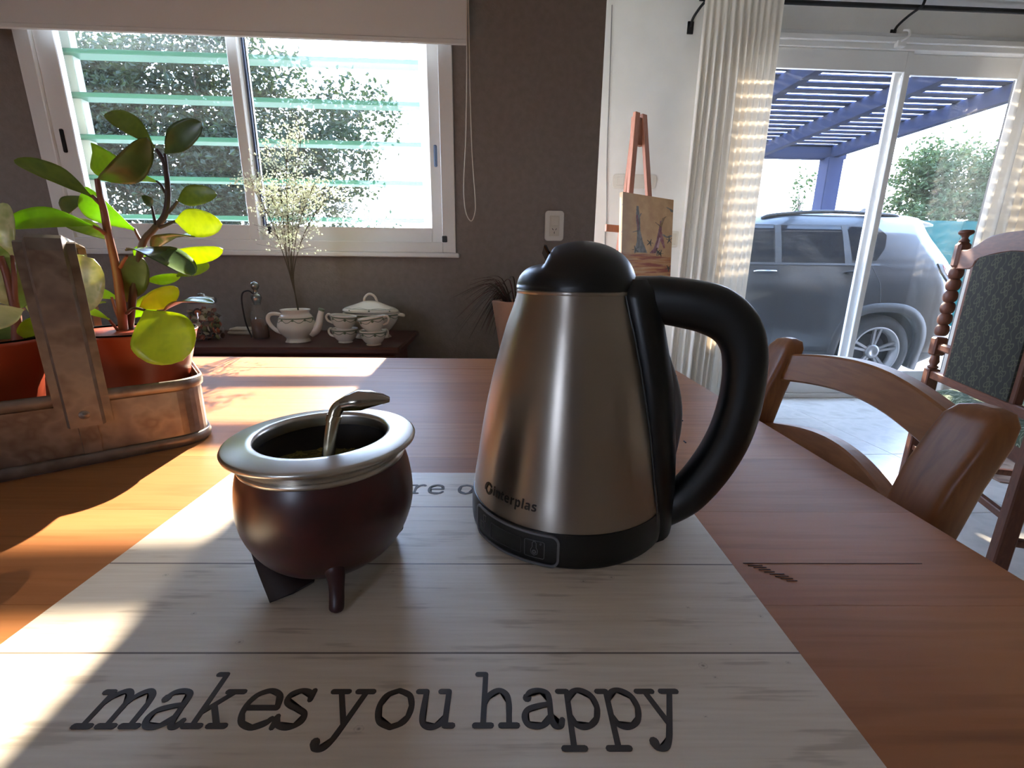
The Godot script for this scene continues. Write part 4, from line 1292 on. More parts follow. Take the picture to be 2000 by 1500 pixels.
func china() -> Array:
	var glaze := mat(Color("e6ddcb"), 0.18)
	glaze.clearcoat_enabled = true
	glaze.clearcoat = 0.5
	var sage := mat(Color("6d7a5c"), 0.3)
	return [glaze, sage]


# printed band with garlands and rosettes on a round (or oval) wall; rad(h) gives the radius
func garland(t: Node3D, rad: Callable, h: float, m: Material, n: int, sx := 1.0, drop := 0.010, w := 0.0011) -> void:
	var band := []
	for j in 49:
		var a := TAU * j / 48
		band.append(Vector3(cos(a) * (rad.call(h) + 0.0002) * sx, h, sin(a) * (rad.call(h) + 0.0002)))
	part(t, "green_band", tube(band, w, 5), m)
	var g := Geo.new()
	for k in n:
		var sp := []
		for i in 9:
			var f := i / 8.0
			var a := TAU * (k + f) / n
			var y := h - w - drop * sin(PI * f)
			var r: float = rad.call(y) + 0.0002
			sp.append(Vector3(cos(a) * r * sx, y, sin(a) * r))
		g.join(tube(sp, w * 0.55, 4))
		var a2 := TAU * k / n
		var yy := h - 0.006
		var r2: float = rad.call(yy) + 0.0002
		var lump := lathe([Vector2(0.0, 0.0012), Vector2(0.0036, 0.0008), Vector2(0.0040, 0.0)], 10)
		g.join(lump, Transform3D(Basis(Vector3.UP, -a2 + PI / 2) * Basis(Vector3.RIGHT, PI / 2), Vector3(cos(a2) * r2 * sx, yy, sin(a2) * r2)))
	part(t, "garland_print", g, m, "green garlands and rosettes")


func prof_rad(P: Array) -> Callable:
	return func(h: float) -> float:
		for i in P.size() - 1:
			if h >= P[i].y and h <= P[i + 1].y:
				return lerpf(P[i].x, P[i + 1].x, (h - P[i].y) / maxf(P[i + 1].y - P[i].y, 0.0001))
		return P[-1].x


func oval(P: Array, n: int, sx: float, wav := 0.0, wn := 10) -> Geo:
	var rows := []
	for v in P:
		var row := []
		for j in n:
			var a := TAU * j / n
			var r: float = v.x * (1.0 + wav * cos(a * wn) * smoothstep(0.3, 0.0, v.y / 0.1))
			row.append(Vector3(cos(a) * r * sx, v.y, sin(a) * r))
		rows.append(row)
	return Geo.new().skin(rows)


func crockery() -> void:
	var S := 0.725
	var c := china()
	# teapot without its lid, holding dried flowers
	var t := thing("teapot", "cream teapot with green garland print and no lid, on the sideboard", "teapot", Vector3(-0.608, S, -1.466))
	t.scale.y = 0.87
	var P := [Vector2(0.036, 0.0), Vector2(0.038, 0.002), Vector2(0.034, 0.012), Vector2(0.036, 0.018), Vector2(0.047, 0.030), Vector2(0.0550, 0.045), Vector2(0.0572, 0.058), Vector2(0.055, 0.072), Vector2(0.0500, 0.086), Vector2(0.0465, 0.096), Vector2(0.0425, 0.101), Vector2(0.0410, 0.108), Vector2(0.0445, 0.1165), Vector2(0.0435, 0.1185), Vector2(0.0385, 0.1150), Vector2(0.0375, 0.104), Vector2(0.040, 0.08), Vector2(0.0, 0.04)]
	part(t, "body", oval(spline(P.slice(0, 14), 3) + P.slice(14), 60, 1.0, 0.03, 10), c[0])
	garland(t, prof_rad(P.slice(2, 12)), 0.088, c[1], 9, 1.0, 0.012, 0.0021)
	part(t, "spout", sweep(spline([Vector3(0.040, 0.034, 0), Vector3(0.058, 0.045, 0), Vector3(0.070, 0.068, 0), Vector3(0.076, 0.095, 0), Vector3(0.082, 0.116, 0)], 5), circle(0.012, 14), Vector3.BACK, [1.6, 1.55, 1.5, 1.45, 1.4, 1.3, 1.25, 1.2, 1.12, 1.05, 1.0, 0.96, 0.92, 0.88, 0.85, 0.82, 0.8, 0.78, 0.76, 0.76, 0.78]), c[0])
	part(t, "spout_tip", tube([Vector3(0.0805, 0.1135, 0), Vector3(0.0832, 0.1200, 0)], 0.0102, 14), c[1])
	part(t, "handle", sweep(spline([Vector3(-0.046, 0.098, 0), Vector3(-0.066, 0.102, 0), Vector3(-0.082, 0.097, 0), Vector3(-0.088, 0.080, 0), Vector3(-0.080, 0.058, 0), Vector3(-0.064, 0.040, 0), Vector3(-0.048, 0.032, 0)], 5), circle(0.0068, 10, 0.0050), Vector3.BACK), c[0])
	dried_flowers()
	# tureen: oval, its lid pushed askew
	var u := thing("tureen", "large oval cream tureen with a looped lid and green garlands, behind the cups", "tureen", Vector3(-0.393, S, -1.555), 0.12)
	u.scale = Vector3.ONE * 0.84
	var Q := [Vector2(0.050, 0.0), Vector2(0.054, 0.003), Vector2(0.048, 0.014), Vector2(0.046, 0.022), Vector2(0.058, 0.040), Vector2(0.072, 0.064), Vector2(0.080, 0.088), Vector2(0.083, 0.100), Vector2(0.0845, 0.102), Vector2(0.080, 0.102), Vector2(0.074, 0.085), Vector2(0.0, 0.03)]
	part(u, "bowl", oval(spline(Q.slice(0, 9), 3) + Q.slice(9), 60, 1.32, 0.03, 12), c[0])
	garland(u, prof_rad(Q.slice(4, 9)), 0.094, c[1], 8, 1.32, 0.012, 0.0026)
	for s in [-1.0, 1.0]:
		part(u, "side_handle", sweep(spline([Vector3(s * 0.100, 0.094, -0.02), Vector3(s * 0.122, 0.090, -0.018), Vector3(s * 0.126, 0.088, 0), Vector3(s * 0.122, 0.090, 0.018), Vector3(s * 0.100, 0.094, 0.02)], 4), circle(0.0055, 8), Vector3.UP), c[0])
	var l := part(u, "lid", oval(spline([Vector2(0.081, 0.0), Vector2(0.084, 0.004), Vector2(0.081, 0.010), Vector2(0.070, 0.018), Vector2(0.052, 0.026), Vector2(0.036, 0.034), Vector2(0.022, 0.041), Vector2(0.010, 0.044), Vector2(0.0, 0.0445)], 3), 60, 1.30), c[0])
	l.position = Vector3(-0.002, 0.1045, 0.0)
	l.rotation = Vector3(0, 0.03, -0.030)
	var R := [Vector2(0.081, 0.0), Vector2(0.084, 0.004), Vector2(0.081, 0.010), Vector2(0.070, 0.018), Vector2(0.052, 0.026), Vector2(0.036, 0.034), Vector2(0.022, 0.041), Vector2(0.010, 0.044), Vector2(0.0, 0.0445)]
	garland(l, prof_rad(R.slice(1, 6)), 0.014, c[1], 8, 1.30, -0.006, 0.0013)
	part(l, "loop", sweep(spline([Vector3(-0.025, 0.038, 0), Vector3(-0.022, 0.055, 0), Vector3(-0.010, 0.068, 0), Vector3(0.004, 0.069, 0), Vector3(0.018, 0.058, 0), Vector3(0.026, 0.036, 0)], 5), circle(0.0050, 10), Vector3.BACK), c[0])
	# four cups in two stacks
	var C := [Vector2(0.021, 0.0), Vector2(0.023, 0.002), Vector2(0.021, 0.005), Vector2(0.028, 0.012), Vector2(0.0355, 0.024), Vector2(0.0385, 0.036), Vector2(0.0410, 0.0455), Vector2(0.0400, 0.0460), Vector2(0.037, 0.036), Vector2(0.033, 0.022), Vector2(0.0, 0.010)]
	var spots := [[-0.455, -1.452, 0.0, 0.0, "cream teacup with garland print, lower one of the two stacked nearer the teapot", 2.9], [-0.459, -1.452, 0.041, 0.10, "cream teacup with garland print, tilted on top of the stack nearer the teapot", 3.0], [-0.354, -1.402, 0.0, 0.0, "cream teacup with garland print, lower one of the two stacked by the sideboard's end", 0.9], [-0.350, -1.404, 0.041, -0.16, "cream teacup with garland print, tilted on top of the stack by the sideboard's end", -0.25]]
	var first: Node3D = null
	for e in spots:
		var k: Node3D
		if first == null:
			k = thing("teacup", e[4], "cup", Vector3.ZERO, 0.0, "stacked garland teacups")
			part(k, "bowl", oval(spline(C.slice(0, 7), 3) + C.slice(7), 48, 1.0), c[0])
			garland(k, prof_rad(C.slice(2, 7)), 0.0400, c[1], 6, 1.0, 0.009, 0.0019)
			part(k, "handle", sweep(spline([Vector3(0.038, 0.040, 0), Vector3(0.050, 0.043, 0), Vector3(0.057, 0.034, 0), Vector3(0.051, 0.022, 0), Vector3(0.035, 0.017, 0)], 4), circle(0.0036, 8), Vector3.BACK), c[0])
			first = k
		else:
			k = dup(first, Vector3.ZERO, 0.0, e[4])
		k.position = Vector3(e[0], S + e[2], e[1])
		k.rotation = Vector3(0, e[5], 0)
		if e[3] != 0.0:
			k.basis = Basis(Vector3.BACK, -e[3]) * Basis(Vector3.UP, e[5])
	# glass jar of potpourri
	var j := thing("glass_jar", "clear glass jar of orange and brown dried petals on the sideboard", "jar", Vector3(-0.915, S, -1.51))
	var gl := mat(Color(0.96, 0.98, 0.98, 0.06), 0.03)
	gl.transparency = BaseMaterial3D.TRANSPARENCY_ALPHA
	part(j, "glass", lathe([Vector2(0.038, 0.0), Vector2(0.046, 0.003), Vector2(0.048, 0.02), Vector2(0.048, 0.095), Vector2(0.042, 0.112), Vector2(0.036, 0.118)], 48, false), gl)
	part(j, "lid", lathe([Vector2(0.038, 0.118), Vector2(0.041, 0.119), Vector2(0.041, 0.130), Vector2(0.036, 0.136), Vector2(0.012, 0.140), Vector2(0.012, 0.146), Vector2(0.0, 0.149)], 40), mat(Color("9aa0a2"), 0.2, 0.7))
	var r := RandomNumberGenerator.new()
	r.seed = 31
	var cols := ["8e3f1c", "b25423", "3b2417", "5a3a22", "6b6a2e", "c9b48d"]
	for k in cols.size():
		var g := Geo.new()
		for i in 26:
			var a := r.randf() * TAU
			var rr := sqrt(r.randf()) * 0.040
			var pos := Vector3(cos(a) * rr, r.randf_range(0.006, 0.096), sin(a) * rr)
			var b := Basis.from_euler(Vector3(r.randf() * TAU, r.randf() * TAU, r.randf() * TAU))
			var petal := lathe([Vector2(0.0, 0.0), Vector2(0.006, 0.0012), Vector2(0.0095, 0.004), Vector2(0.0092, 0.0045), Vector2(0.0055, 0.0018), Vector2(0.0, 0.0008)], 8)
			g.join(petal, Transform3D(b, pos))
		part(j, "petals", g, mat(Color(cols[k]), 0.8)).set_meta("kind", "stuff")
	# glass dropper bottle with a dark hose
	var b := thing("glass_bottle", "slim glass bottle of brown liquid with a ball stopper and a dark curved hose", "bottle", Vector3(-0.752, S, -1.525))
	part(b, "glass", lathe([Vector2(0.024, 0.0), Vector2(0.026, 0.003), Vector2(0.026, 0.075), Vector2(0.022, 0.088), Vector2(0.014, 0.096), Vector2(0.013, 0.112), Vector2(0.017, 0.114), Vector2(0.017, 0.117)], 40, false), gl)
	part(b, "liquid", lathe([Vector2(0.022, 0.004), Vector2(0.0245, 0.006), Vector2(0.0245, 0.066), Vector2(0.0, 0.066)], 32), mat(Color("5b3a24"), 0.25))
	part(b, "stopper", lathe([Vector2(0.010, 0.112), Vector2(0.012, 0.120), Vector2(0.016, 0.135), Vector2(0.013, 0.144), Vector2(0.006, 0.148), Vector2(0.008, 0.153), Vector2(0.006, 0.158), Vector2(0.010, 0.163), Vector2(0.0135, 0.172), Vector2(0.010, 0.182), Vector2(0.0, 0.186)], 32), mat(Color("8d9594"), 0.12, 0.7))
	part(b, "hose", tube(spline([Vector3(-0.008, 0.146, 0), Vector3(-0.020, 0.156, 0.002), Vector3(-0.038, 0.150, 0.004), Vector3(-0.044, 0.125, 0.006), Vector3(-0.043, 0.08, 0.006), Vector3(-0.040, 0.045, 0.004), Vector3(-0.030, 0.004, 0.0)], 5), 0.0026, 8, [], Vector3.BACK), M.black)
	var cl := thing("folded_cloth", "small folded white cloth lying flat between jar and bottle", "cloth", Vector3(-0.86, S, -1.64))
	part(cl, "lower_fold", box(Vector3(-0.05, 0, -0.03), Vector3(0.06, 0.012, 0.03), 0.004), mat(Color("b9b3a8"), 0.9))
	part(cl, "upper_fold", box(Vector3(-0.045, 0.012, -0.028), Vector3(0.055, 0.022, 0.026), 0.004), mat(Color("c4beb2"), 0.9))
	# cone-shaped planter on a stand
	var p := thing("planter_stand", "pale tapering planter with thin dark grassy leaves, behind the kettle", "planter", Vector3(0.10, 0, -1.50))
	part(p, "pot", lathe([Vector2(0.0, 0.60), Vector2(0.042, 0.60), Vector2(0.045, 0.603), Vector2(0.086, 0.852), Vector2(0.088, 0.857), Vector2(0.081, 0.857), Vector2(0.078, 0.82), Vector2(0.0, 0.82)], 6), mat(Color("d3a384"), 0.5))
	for k in 3:
		var a := TAU * k / 3 + 0.4
		part(p, "stand_leg", tube([Vector3(cos(a) * 0.03, 0.602, sin(a) * 0.03), Vector3(cos(a) * 0.12, 0.0, sin(a) * 0.12)], 0.010, 8, [], Vector3.BACK), wood("5d3a22", "7a4d2c", "6a4227", Vector3(6, 1, 6)))
	var gm := [mat(Color("3a2a1e"), 0.8), mat(Color("4f2420"), 0.8), mat(Color("43392a"), 0.8)]
	for k in 60:
		var a := r.randf_range(0, TAU)
		if k < 36:
			a = r.randf_range(2.2, 4.2)
		var reach := r.randf_range(0.09, 0.21)
		var lift := r.randf_range(-0.10, 0.11)
		var base := Vector3(cos(a) * 0.02, 0.82, sin(a) * 0.02)
		var d := Vector3(cos(a), 0, sin(a))
		var pts := spline([base, base + d * (reach * 0.4) + Vector3(0, 0.075 + lift * 0.3, 0), base + d * reach + Vector3(0, lift, 0)], 5)
		part(p, "leaf", sweep(pts, circle(0.0024, 5, 0.0006), Vector3.UP, [0.6, 0.8, 1.0, 1.0, 1.0, 1.0, 0.95, 0.85, 0.7, 0.5, 0.15]), gm[k % 3])


func dried_flowers() -> void:
	var r := RandomNumberGenerator.new()
	r.seed = 77
	var o := Vector3(-0.605, 0.725, -1.466)
	var t := thing("dried_flowers", "tall spray of dried pale baby's-breath standing in the teapot", "dried flowers", o)
	var sm := mat(Color("55503f"), 0.8)
	var heads := []
	var twigs := Geo.new()
	# main stems fan out of the teapot's mouth
	for k in 9:
		var e: Array = [[0.060, 0.61], [-0.02, 0.52], [-0.075, 0.47], [0.10, 0.47], [-0.045, 0.44], [0.03, 0.58], [0.15, 0.46], [-0.01, 0.40], [0.05, 0.44]][k]
		var top := Vector3(e[0] * 1.0, e[1], r.randf_range(-0.05, 0.05))
		var neck := Vector3(e[0] * 0.10 - 0.006, 0.235, r.randf_range(-0.006, 0.006))
		var pts := spline([Vector3(0.010, 0.06, 0.0), Vector3(0.002, 0.15, 0.0), neck, neck.lerp(top, 0.5) + Vector3(-e[0] * 0.12, 0.01, 0), top], 5)
		part(t, "stem", sweep(pts, circle(1.0, 6), Vector3.BACK, _ramp(pts.size(), 0.0022, 0.0008)), sm)
		for i in 34:
			var f := 0.58 + 0.42 * sqrt(r.randf())
			var at: Vector3 = pts[int(f * (pts.size() - 1))]
			var d := (Vector3(r.randf_range(-1, 1), r.randf_range(0.0, 1.2), r.randf_range(-0.8, 0.8))).normalized()
			var ln := r.randf_range(0.025, 0.09)
			var end := at + d * ln
			twigs.join(sweep([at, at.lerp(end, 0.5) + Vector3(0, 0.004, 0), end], circle(0.0005, 3), Vector3.BACK))
			for q in 10:
				heads.append(at.lerp(end, r.randf_range(0.45, 1.0)) + Vector3(r.randf_range(-1, 1), r.randf_range(-1, 1), r.randf_range(-1, 1)) * 0.014)
	part(t, "twigs", twigs, sm).set_meta("kind", "stuff")
	var mm := MultiMesh.new()
	mm.transform_format = MultiMesh.TRANSFORM_3D
	var bud := lathe([Vector2(0.0, 0.0), Vector2(0.0012, 0.0008), Vector2(0.0019, 0.0022), Vector2(0.0012, 0.0034), Vector2(0.0, 0.0036)], 6)
	mm.mesh = bud.mesh()
	mm.instance_count = heads.size()
	for i in heads.size():
		mm.set_instance_transform(i, Transform3D(Basis.from_euler(Vector3(r.randf() * TAU, r.randf() * TAU, 0)).scaled(Vector3.ONE * r.randf_range(0.9, 1.6)), heads[i]))
	var mi := MultiMeshInstance3D.new()
	mi.name = "blossoms"
	mi.multimesh = mm
	var bm := mat(Color("e8ece2"), 0.9)
	bm.backlight_enabled = true
	bm.backlight = Color(0.9, 0.92, 0.86)
	mi.material_override = bm
	mi.set_meta("kind", "stuff")
	t.add_child(mi)


func _ramp(n: int, a: float, b: float) -> Array:
	var o := []
	for i in n:
		o.append(lerpf(a, b, float(i) / (n - 1)))
	return o


func easel() -> void:
	var wd := wood("9a6144", "b0755a", "a86a4c", Vector3(8, 1.2, 8), 0.55, 91)
	var a := 0.588   # the canvas stands turned
	var t := thing("easel", "wooden A-frame easel holding the painting by the white wall", "easel", Vector3(0.945, 0, -2.90), a)
	# local: x along the canvas, z to the room
	for s in [-1.0, 1.0]:
		part(t, "front_leg", bar(Vector3(s * 0.032, 1.86, -0.06), Vector3(s * 0.27, 0.0, 0.10), 0.042, 0.022), wd)
	part(t, "rear_leg", bar(Vector3(0.0, 1.84, -0.085), Vector3(0.0, 0.0, -0.24), 0.05, 0.022), wd)
	part(t, "head_block", box(Vector3(-0.05, 1.69, -0.085), Vector3(0.05, 1.84, -0.055), 0.003), wd)
	part(t, "cross_bar", box(Vector3(-0.30, 1.175, -0.018), Vector3(0.20, 1.215, 0.0), 0.003), wd)
	part(t, "tray", box(Vector3(-0.28, 0.76, 0.02), Vector3(0.28, 0.789, 0.12), 0.003), wd)
	var p := thing("painting", "small landscape canvas with bare trees and orange ground, standing on the easel", "painting", Vector3(0.945, 0.790, -2.90) + Vector3(0, 0, 0.086).rotated(Vector3.UP, a), a)
	p.basis = Basis(Vector3.UP, a) * Basis(Vector3.RIGHT, -0.06)
	var W := 0.49
	var H := 0.60
	var im := Image.create(200, 300, false, Image.FORMAT_RGB8)
	var n := FastNoiseLite.new()
	n.seed = 3
	n.frequency = 0.02
	for y in 300:
		for x in 200:
			var c := Color("c2976c").lerp(Color("d4ab7c"), 0.5 + n.get_noise_2d(x, y))
			if y > 165:
				c = c.lerp(Color("b5713f"), clampf((y - 165) / 14.0, 0, 1) * (0.55 + 0.9 * n.get_noise_2d(x * 0.4, y * 5)))
				c = c.lerp(Color("8c4034"), clampf(n.get_noise_2d(x * 0.35 + 90, y * 4) * 2.2, 0, 0.8))
			if x < 60:
				c = c.lerp(Color("a28b7c"), 0.5 * (1.0 - x / 60.0))
			im.set_pixel(x, y, c)
	_trunk(im, [Vector2(55, 40), Vector2(58, 80), Vector2(62, 120), Vector2(68, 160), Vector2(72, 196)], [4, 8, 6, 12, 26], Color("6f6a64"), n)
	_trunk(im, [Vector2(54, 70), Vector2(58, 95), Vector2(60, 120)], [3, 4, 2], Color("7b4f52"), n)
	_trunk(im, [Vector2(60, 78), Vector2(70, 62)], [4, 1], Color("6f6a64"), n)
	_trunk(im, [Vector2(58, 122), Vector2(40, 128)], [4, 1], Color("57504a"), n)
	_trunk(im, [Vector2(150, 80), Vector2(148, 110), Vector2(143, 150), Vector2(132, 180), Vector2(120, 196)], [3, 6, 9, 8, 12], Color("7d4a50"), n)
	_trunk(im, [Vector2(150, 120), Vector2(158, 150), Vector2(168, 176)], [5, 7, 3], Color("8a4a4c"), n)
	_trunk(im, [Vector2(148, 140), Vector2(140, 176)], [3, 5], Color("c79c98"), n)
	_trunk(im, [Vector2(150, 100), Vector2(128, 88)], [4, 1], Color("6a4f3a"), n)
	_trunk(im, [Vector2(150, 98), Vector2(160, 70), Vector2(172, 62)], [5, 4, 1], Color("8a6a44"), n)
	_trunk(im, [Vector2(160, 128), Vector2(180, 138), Vector2(198, 128)], [5, 7, 8], Color("746f66"), n)
	_trunk(im, [Vector2(172, 30), Vector2(190, 36), Vector2(199, 44)], [3, 6, 9], Color("6d6a5e"), n)
	for e in [[52, 186], [140, 192], [152, 196], [108, 160], [188, 146], [190, 250]]:
		for k in 5:
			_trunk(im, [Vector2(e[0], e[1]), Vector2(e[0], e[1]) + Vector2.from_angle(k * 1.3 + e[0]) * 13.0], [3, 1], Color("3d3a30"), n)
	var m := mat(Color.WHITE, 0.7)
	m.albedo_texture = ImageTexture.create_from_image(im)
	var cv := box(Vector3(-W / 2, 0, 0), Vector3(W / 2, H, 0.006), 0.0)
	for i in cv.p.size():
		cv.u[i] = Vector2(cv.p[i].x / W + 0.5, 1.0 - cv.p[i].y / H)
	part(p, "canvas", cv, m)
	var fr := Geo.new()
	for e in [[-W / 2, -W / 2 + 0.03, 0, H], [W / 2 - 0.03, W / 2, 0, H], [-W / 2, W / 2, 0, 0.03], [-W / 2, W / 2, H - 0.03, H]]:
		fr.join(box(Vector3(e[0], e[2], -0.018), Vector3(e[1], e[3], 0.0), 0.002))
	part(p, "stretcher", fr, mat(Color("d5b08a"), 0.7))


func _trunk(im: Image, pts: Array, ws: Array, c: Color, n: FastNoiseLite) -> void:
	for i in pts.size() - 1:
		var a: Vector2 = pts[i]
		var b: Vector2 = pts[i + 1]
		var m := int(a.distance_to(b)) + 1
		for k in m + 1:
			var f := float(k) / m
			var v := a.lerp(b, f)
			var w := lerpf(ws[i], ws[i + 1], f)
			for dx in range(-int(w), int(w) + 1):
				var x := int(v.x) + dx
				var y := int(v.y * 0.84)
				if x >= 0 and x < im.get_width() and y >= 0 and y < im.get_height():
					im.set_pixel(x, y, c.lerp(c.lightened(0.25), clampf(0.4 + n.get_noise_2d(x * 3, y * 2), 0, 1)))


func bar(a: Vector3, b: Vector3, w: float, d: float) -> Geo:   # a straight batten, w wide in x, d deep
	var q := [Vector2(-w / 2 + 0.002, -d / 2), Vector2(w / 2 - 0.002, -d / 2), Vector2(w / 2, -d / 2 + 0.002), Vector2(w / 2, d / 2 - 0.002), Vector2(w / 2 - 0.002, d / 2), Vector2(-w / 2 + 0.002, d / 2), Vector2(-w / 2, d / 2 - 0.002), Vector2(-w / 2, -d / 2 + 0.002)]
	var rows := []
	for e in [a, b]:
		var row := []
		for v in q:
			row.append(e + Vector3(v.x, 0, v.y))
		rows.append(row)
	return Geo.new().skin(rows, true, true, -1)


func chairs() -> void:
	# dining chair pushed against the table's long side (table axes; its back faces the room)
	var wd := wood("7d4c28", "a56c3a", "925d32", Vector3(7, 7, 1.1), 0.4, 101)
	var wv := wood("6f4022", "945c32", "824f2a", Vector3(7, 1.2, 7), 0.4, 102)
	var o := Vector3(0.30, 0, -0.645)
	var t := thing("dining_chair", "brown wooden dining chair with two arched back rails, pushed to the table's side", "chair", T(o.x, o.y, o.z), TURN)
	# back posts: lean outward going up, rounded shoulders
	for e in [[-0.470, 0.825], [-0.835, 0.838]]:
		var z: float = e[0]
		var out := []
		for v in [[0.43, 0.02, 0.030, 0.024], [0.43, 0.30, 0.030, 0.024], [0.445, 0.46, 0.031, 0.025], [0.475, 0.62, 0.032, 0.024], [0.503, 0.74, 0.033, 0.022], [0.522, 0.80, 0.033, 0.020], [0.529, 0.822, 0.030, 0.018], [0.533, 0.834, 0.022, 0.014], [0.535, 0.838, 0.010, 0.006]]:
			var row := []
			for q in circle(1.0, 28, 1.0, 0.33):
				row.append(Vector3(v[0] + q.x * v[3], v[1] - (0.020 * smoothstep(0.7, 0.8, v[1]) if z > -0.6 else 0.0), z + q.y * v[2]) - o)
			out.append(row)
		part(t, "back_post", Geo.new().skin(out), wv)
	for e in [[0.760, 0.810, 0.022, 0.515], [0.618, 0.675, 0.034, 0.483]]:
		var rows := []
		for i in 21:
			var f := i / 20.0
			var z := lerpf(-0.822, -0.488, f)
			var up: float = e[2] * sin(PI * f) - 0.010 * f
			var bow := 0.022 * sin(PI * f)
			var x: float = e[3] + bow
			var y0: float = e[0] + up * 0.95
			var y1: float = e[1] + up
			var ln := (y1 - y0) * 0.24
			rows.append([Vector3(x - 0.012, y0 + 0.003, z) - o, Vector3(x - 0.012 + ln, y1 - 0.003, z) - o, Vector3(x - 0.009 + ln, y1, z) - o, Vector3(x + 0.010 + ln, y1, z) - o, Vector3(x + 0.013 + ln, y1 - 0.003, z) - o, Vector3(x + 0.013, y0 + 0.003, z) - o, Vector3(x + 0.010, y0, z) - o, Vector3(x - 0.009, y0, z) - o])
		part(t, "back_rail", Geo.new().skin(rows, true, true, -1), wd)
	part(t, "seat", plate([Vector2(-0.20, -0.19), Vector2(0.13, -0.175), Vector2(0.13, 0.175), Vector2(-0.20, 0.19)], 0.435, 0.46, 0.006), wd)
	for z in [-0.17, 0.17]:
		part(t, "front_leg", box(Vector3(-0.19, 0, z - 0.02), Vector3(-0.15, 0.436, z + 0.02), 0.004), wv)
		part(t, "side_stretcher", box(Vector3(-0.16, 0.20, z - 0.01), Vector3(0.12, 0.23, z + 0.01), 0.003), wd)
	part(t, "seat_rail", box(Vector3(0.10, 0.385, -0.17), Vector3(0.125, 0.437, 0.17), 0.003), wd)

	# carved chair seen from behind
	var w2 := wood("4a2619", "6a3c26", "5a311f", Vector3(7, 1.4, 7), 0.55, 103)
	var wh := wood("4a2619", "6a3c26", "5a311f", Vector3(1.4, 7, 7), 0.55, 104)
	# local: x from the visible post along the back, z towards the seat's front
	var dirx := Vector3(-0.40, 0, 0.917)
	var turn := atan2(-dirx.z, dirx.x)
	var c := thing("carved_chair", "carved dark wooden chair with beaded posts and green patterned upholstery, seen from behind", "chair", Vector3(1.89, 0, -1.77), turn)
	var fz := 1.0 if (Basis(Vector3.UP, turn) * Vector3.BACK).dot(Vector3(0.917, 0, 0.40)) > 0 else -1.0
	var BW := 0.66
	var D := -0.07
	for x in [0.0, BW]:
		part(c, "lower_post", taller(box(Vector3(x - 0.021, 0, -0.021), Vector3(x + 0.021, 0.70 + D, 0.021), 0.004)), w2)
		var beads := [Vector2(0.014, 0.70), Vector2(0.019, 0.704), Vector2(0.019, 0.708), Vector2(0.012, 0.712)]
		for v in [[0.725, 0.015], [0.74, 0.012]]:
			beads.append(Vector2(v[1] + 0.003, v[0]))
		beads.append(Vector2(0.013, 0.750))
		part(c, "turned_ring", taller(lathe(beads, 24).moved(Vector3(x, D, 0))), w2)
		part(c, "post_block", taller(box(Vector3(x - 0.022, 0.748 + D, -0.022), Vector3(x + 0.022, 0.812 + D, 0.022), 0.006)), w2)
		for k in 6:
			var y := 0.836 + 0.0385 * k
			var pr := []
			for i in 13:
				var a := -PI / 2 + PI * i / 12
				pr.append(Vector2(0.0125 + 0.0115 * cos(a), y + 0.0195 * sin(a)))
			part(c, "bead", taller(lathe(pr, 20).moved(Vector3(x, D, 0))), w2)
		part(c, "post_block", taller(box(Vector3(x - 0.021, 1.045 + D, -0.021), Vector3(x + 0.021, 1.128 + D, 0.021), 0.009)), w2)
		part(c, "finial", taller(lathe([Vector2(0.012, 1.126), Vector2(0.018, 1.131), Vector2(0.010, 1.140), Vector2(0.012, 1.148), Vector2(0.022, 1.154), Vector2(0.025, 1.160), Vector2(0.020, 1.166), Vector2(0.0, 1.168)], 24).moved(Vector3(x, D, 0))), w2)
	# crest rail with an arched, pierced top
	var crest := []
	for v in spline([Vector2(0.018, 1.104), Vector2(0.06, 1.102), Vector2(0.11, 1.112), Vector2(0.18, 1.134), Vector2(0.26, 1.142), Vector2(BW / 2, 1.143)], 4):
		crest.append(v)
	var top := crest.duplicate()
	for i in range(crest.size() - 2, -1, -1):
		top.append(Vector2(BW - crest[i].x, crest[i].y))
	var bot := []
	for v in spline([Vector2(BW - 0.018, 1.042), Vector2(BW - 0.12, 1.044), Vector2(BW - 0.155, 1.072), Vector2(BW / 2, 1.088), Vector2(0.155, 1.072), Vector2(0.12, 1.044), Vector2(0.018, 1.042)], 4):
		bot.append(v)
	part(c, "crest_rail", taller(upright(top + bot, -0.013, 0.013, 0.003).moved(Vector3(0, D, 0))), wh)
	part(c, "bottom_rail", taller(box(Vector3(0.018, 0.655 + D, -0.012), Vector3(BW - 0.018, 0.692 + D, 0.012), 0.004)), wh)
	for x in [0.115, BW - 0.141]:
		part(c, "stile", taller(box(Vector3(x, 0.69 + D, -0.012), Vector3(x + 0.026, 1.05 + D, 0.012), 0.003)), w2)
	for x in [0.02, BW - 0.117]:
		part(c, "side_spindle", taller(box(Vector3(x, 0.765 + D, -0.010), Vector3(x + 0.097, 0.793 + D, 0.010), 0.006)), wh)
	var fab_shaded := tri(mat(Color.WHITE, 0.9), damask("221f15", "46432f"), Vector3(5.5, 5.5, 5.5))  # same upholstery, the back's shade put into its colour
	var fab_shaded2 := tri(mat(Color.WHITE, 0.9), damask("4d5b43", "a9b196"), Vector3(6, 6, 6))  # same upholstery, window light on the seat put into its colour
	part(c, "back_panel", taller(upright([Vector2(0.139, 0.692), Vector2(BW - 0.139, 0.692), Vector2(BW - 0.139, 1.05), Vector2(BW - 0.165, 1.078), Vector2(BW / 2, 1.090), Vector2(0.165, 1.078), Vector2(0.139, 1.05)], -0.010, 0.016, 0.003).moved(Vector3(0, D, 0))), fab_shaded)
	var seat := []
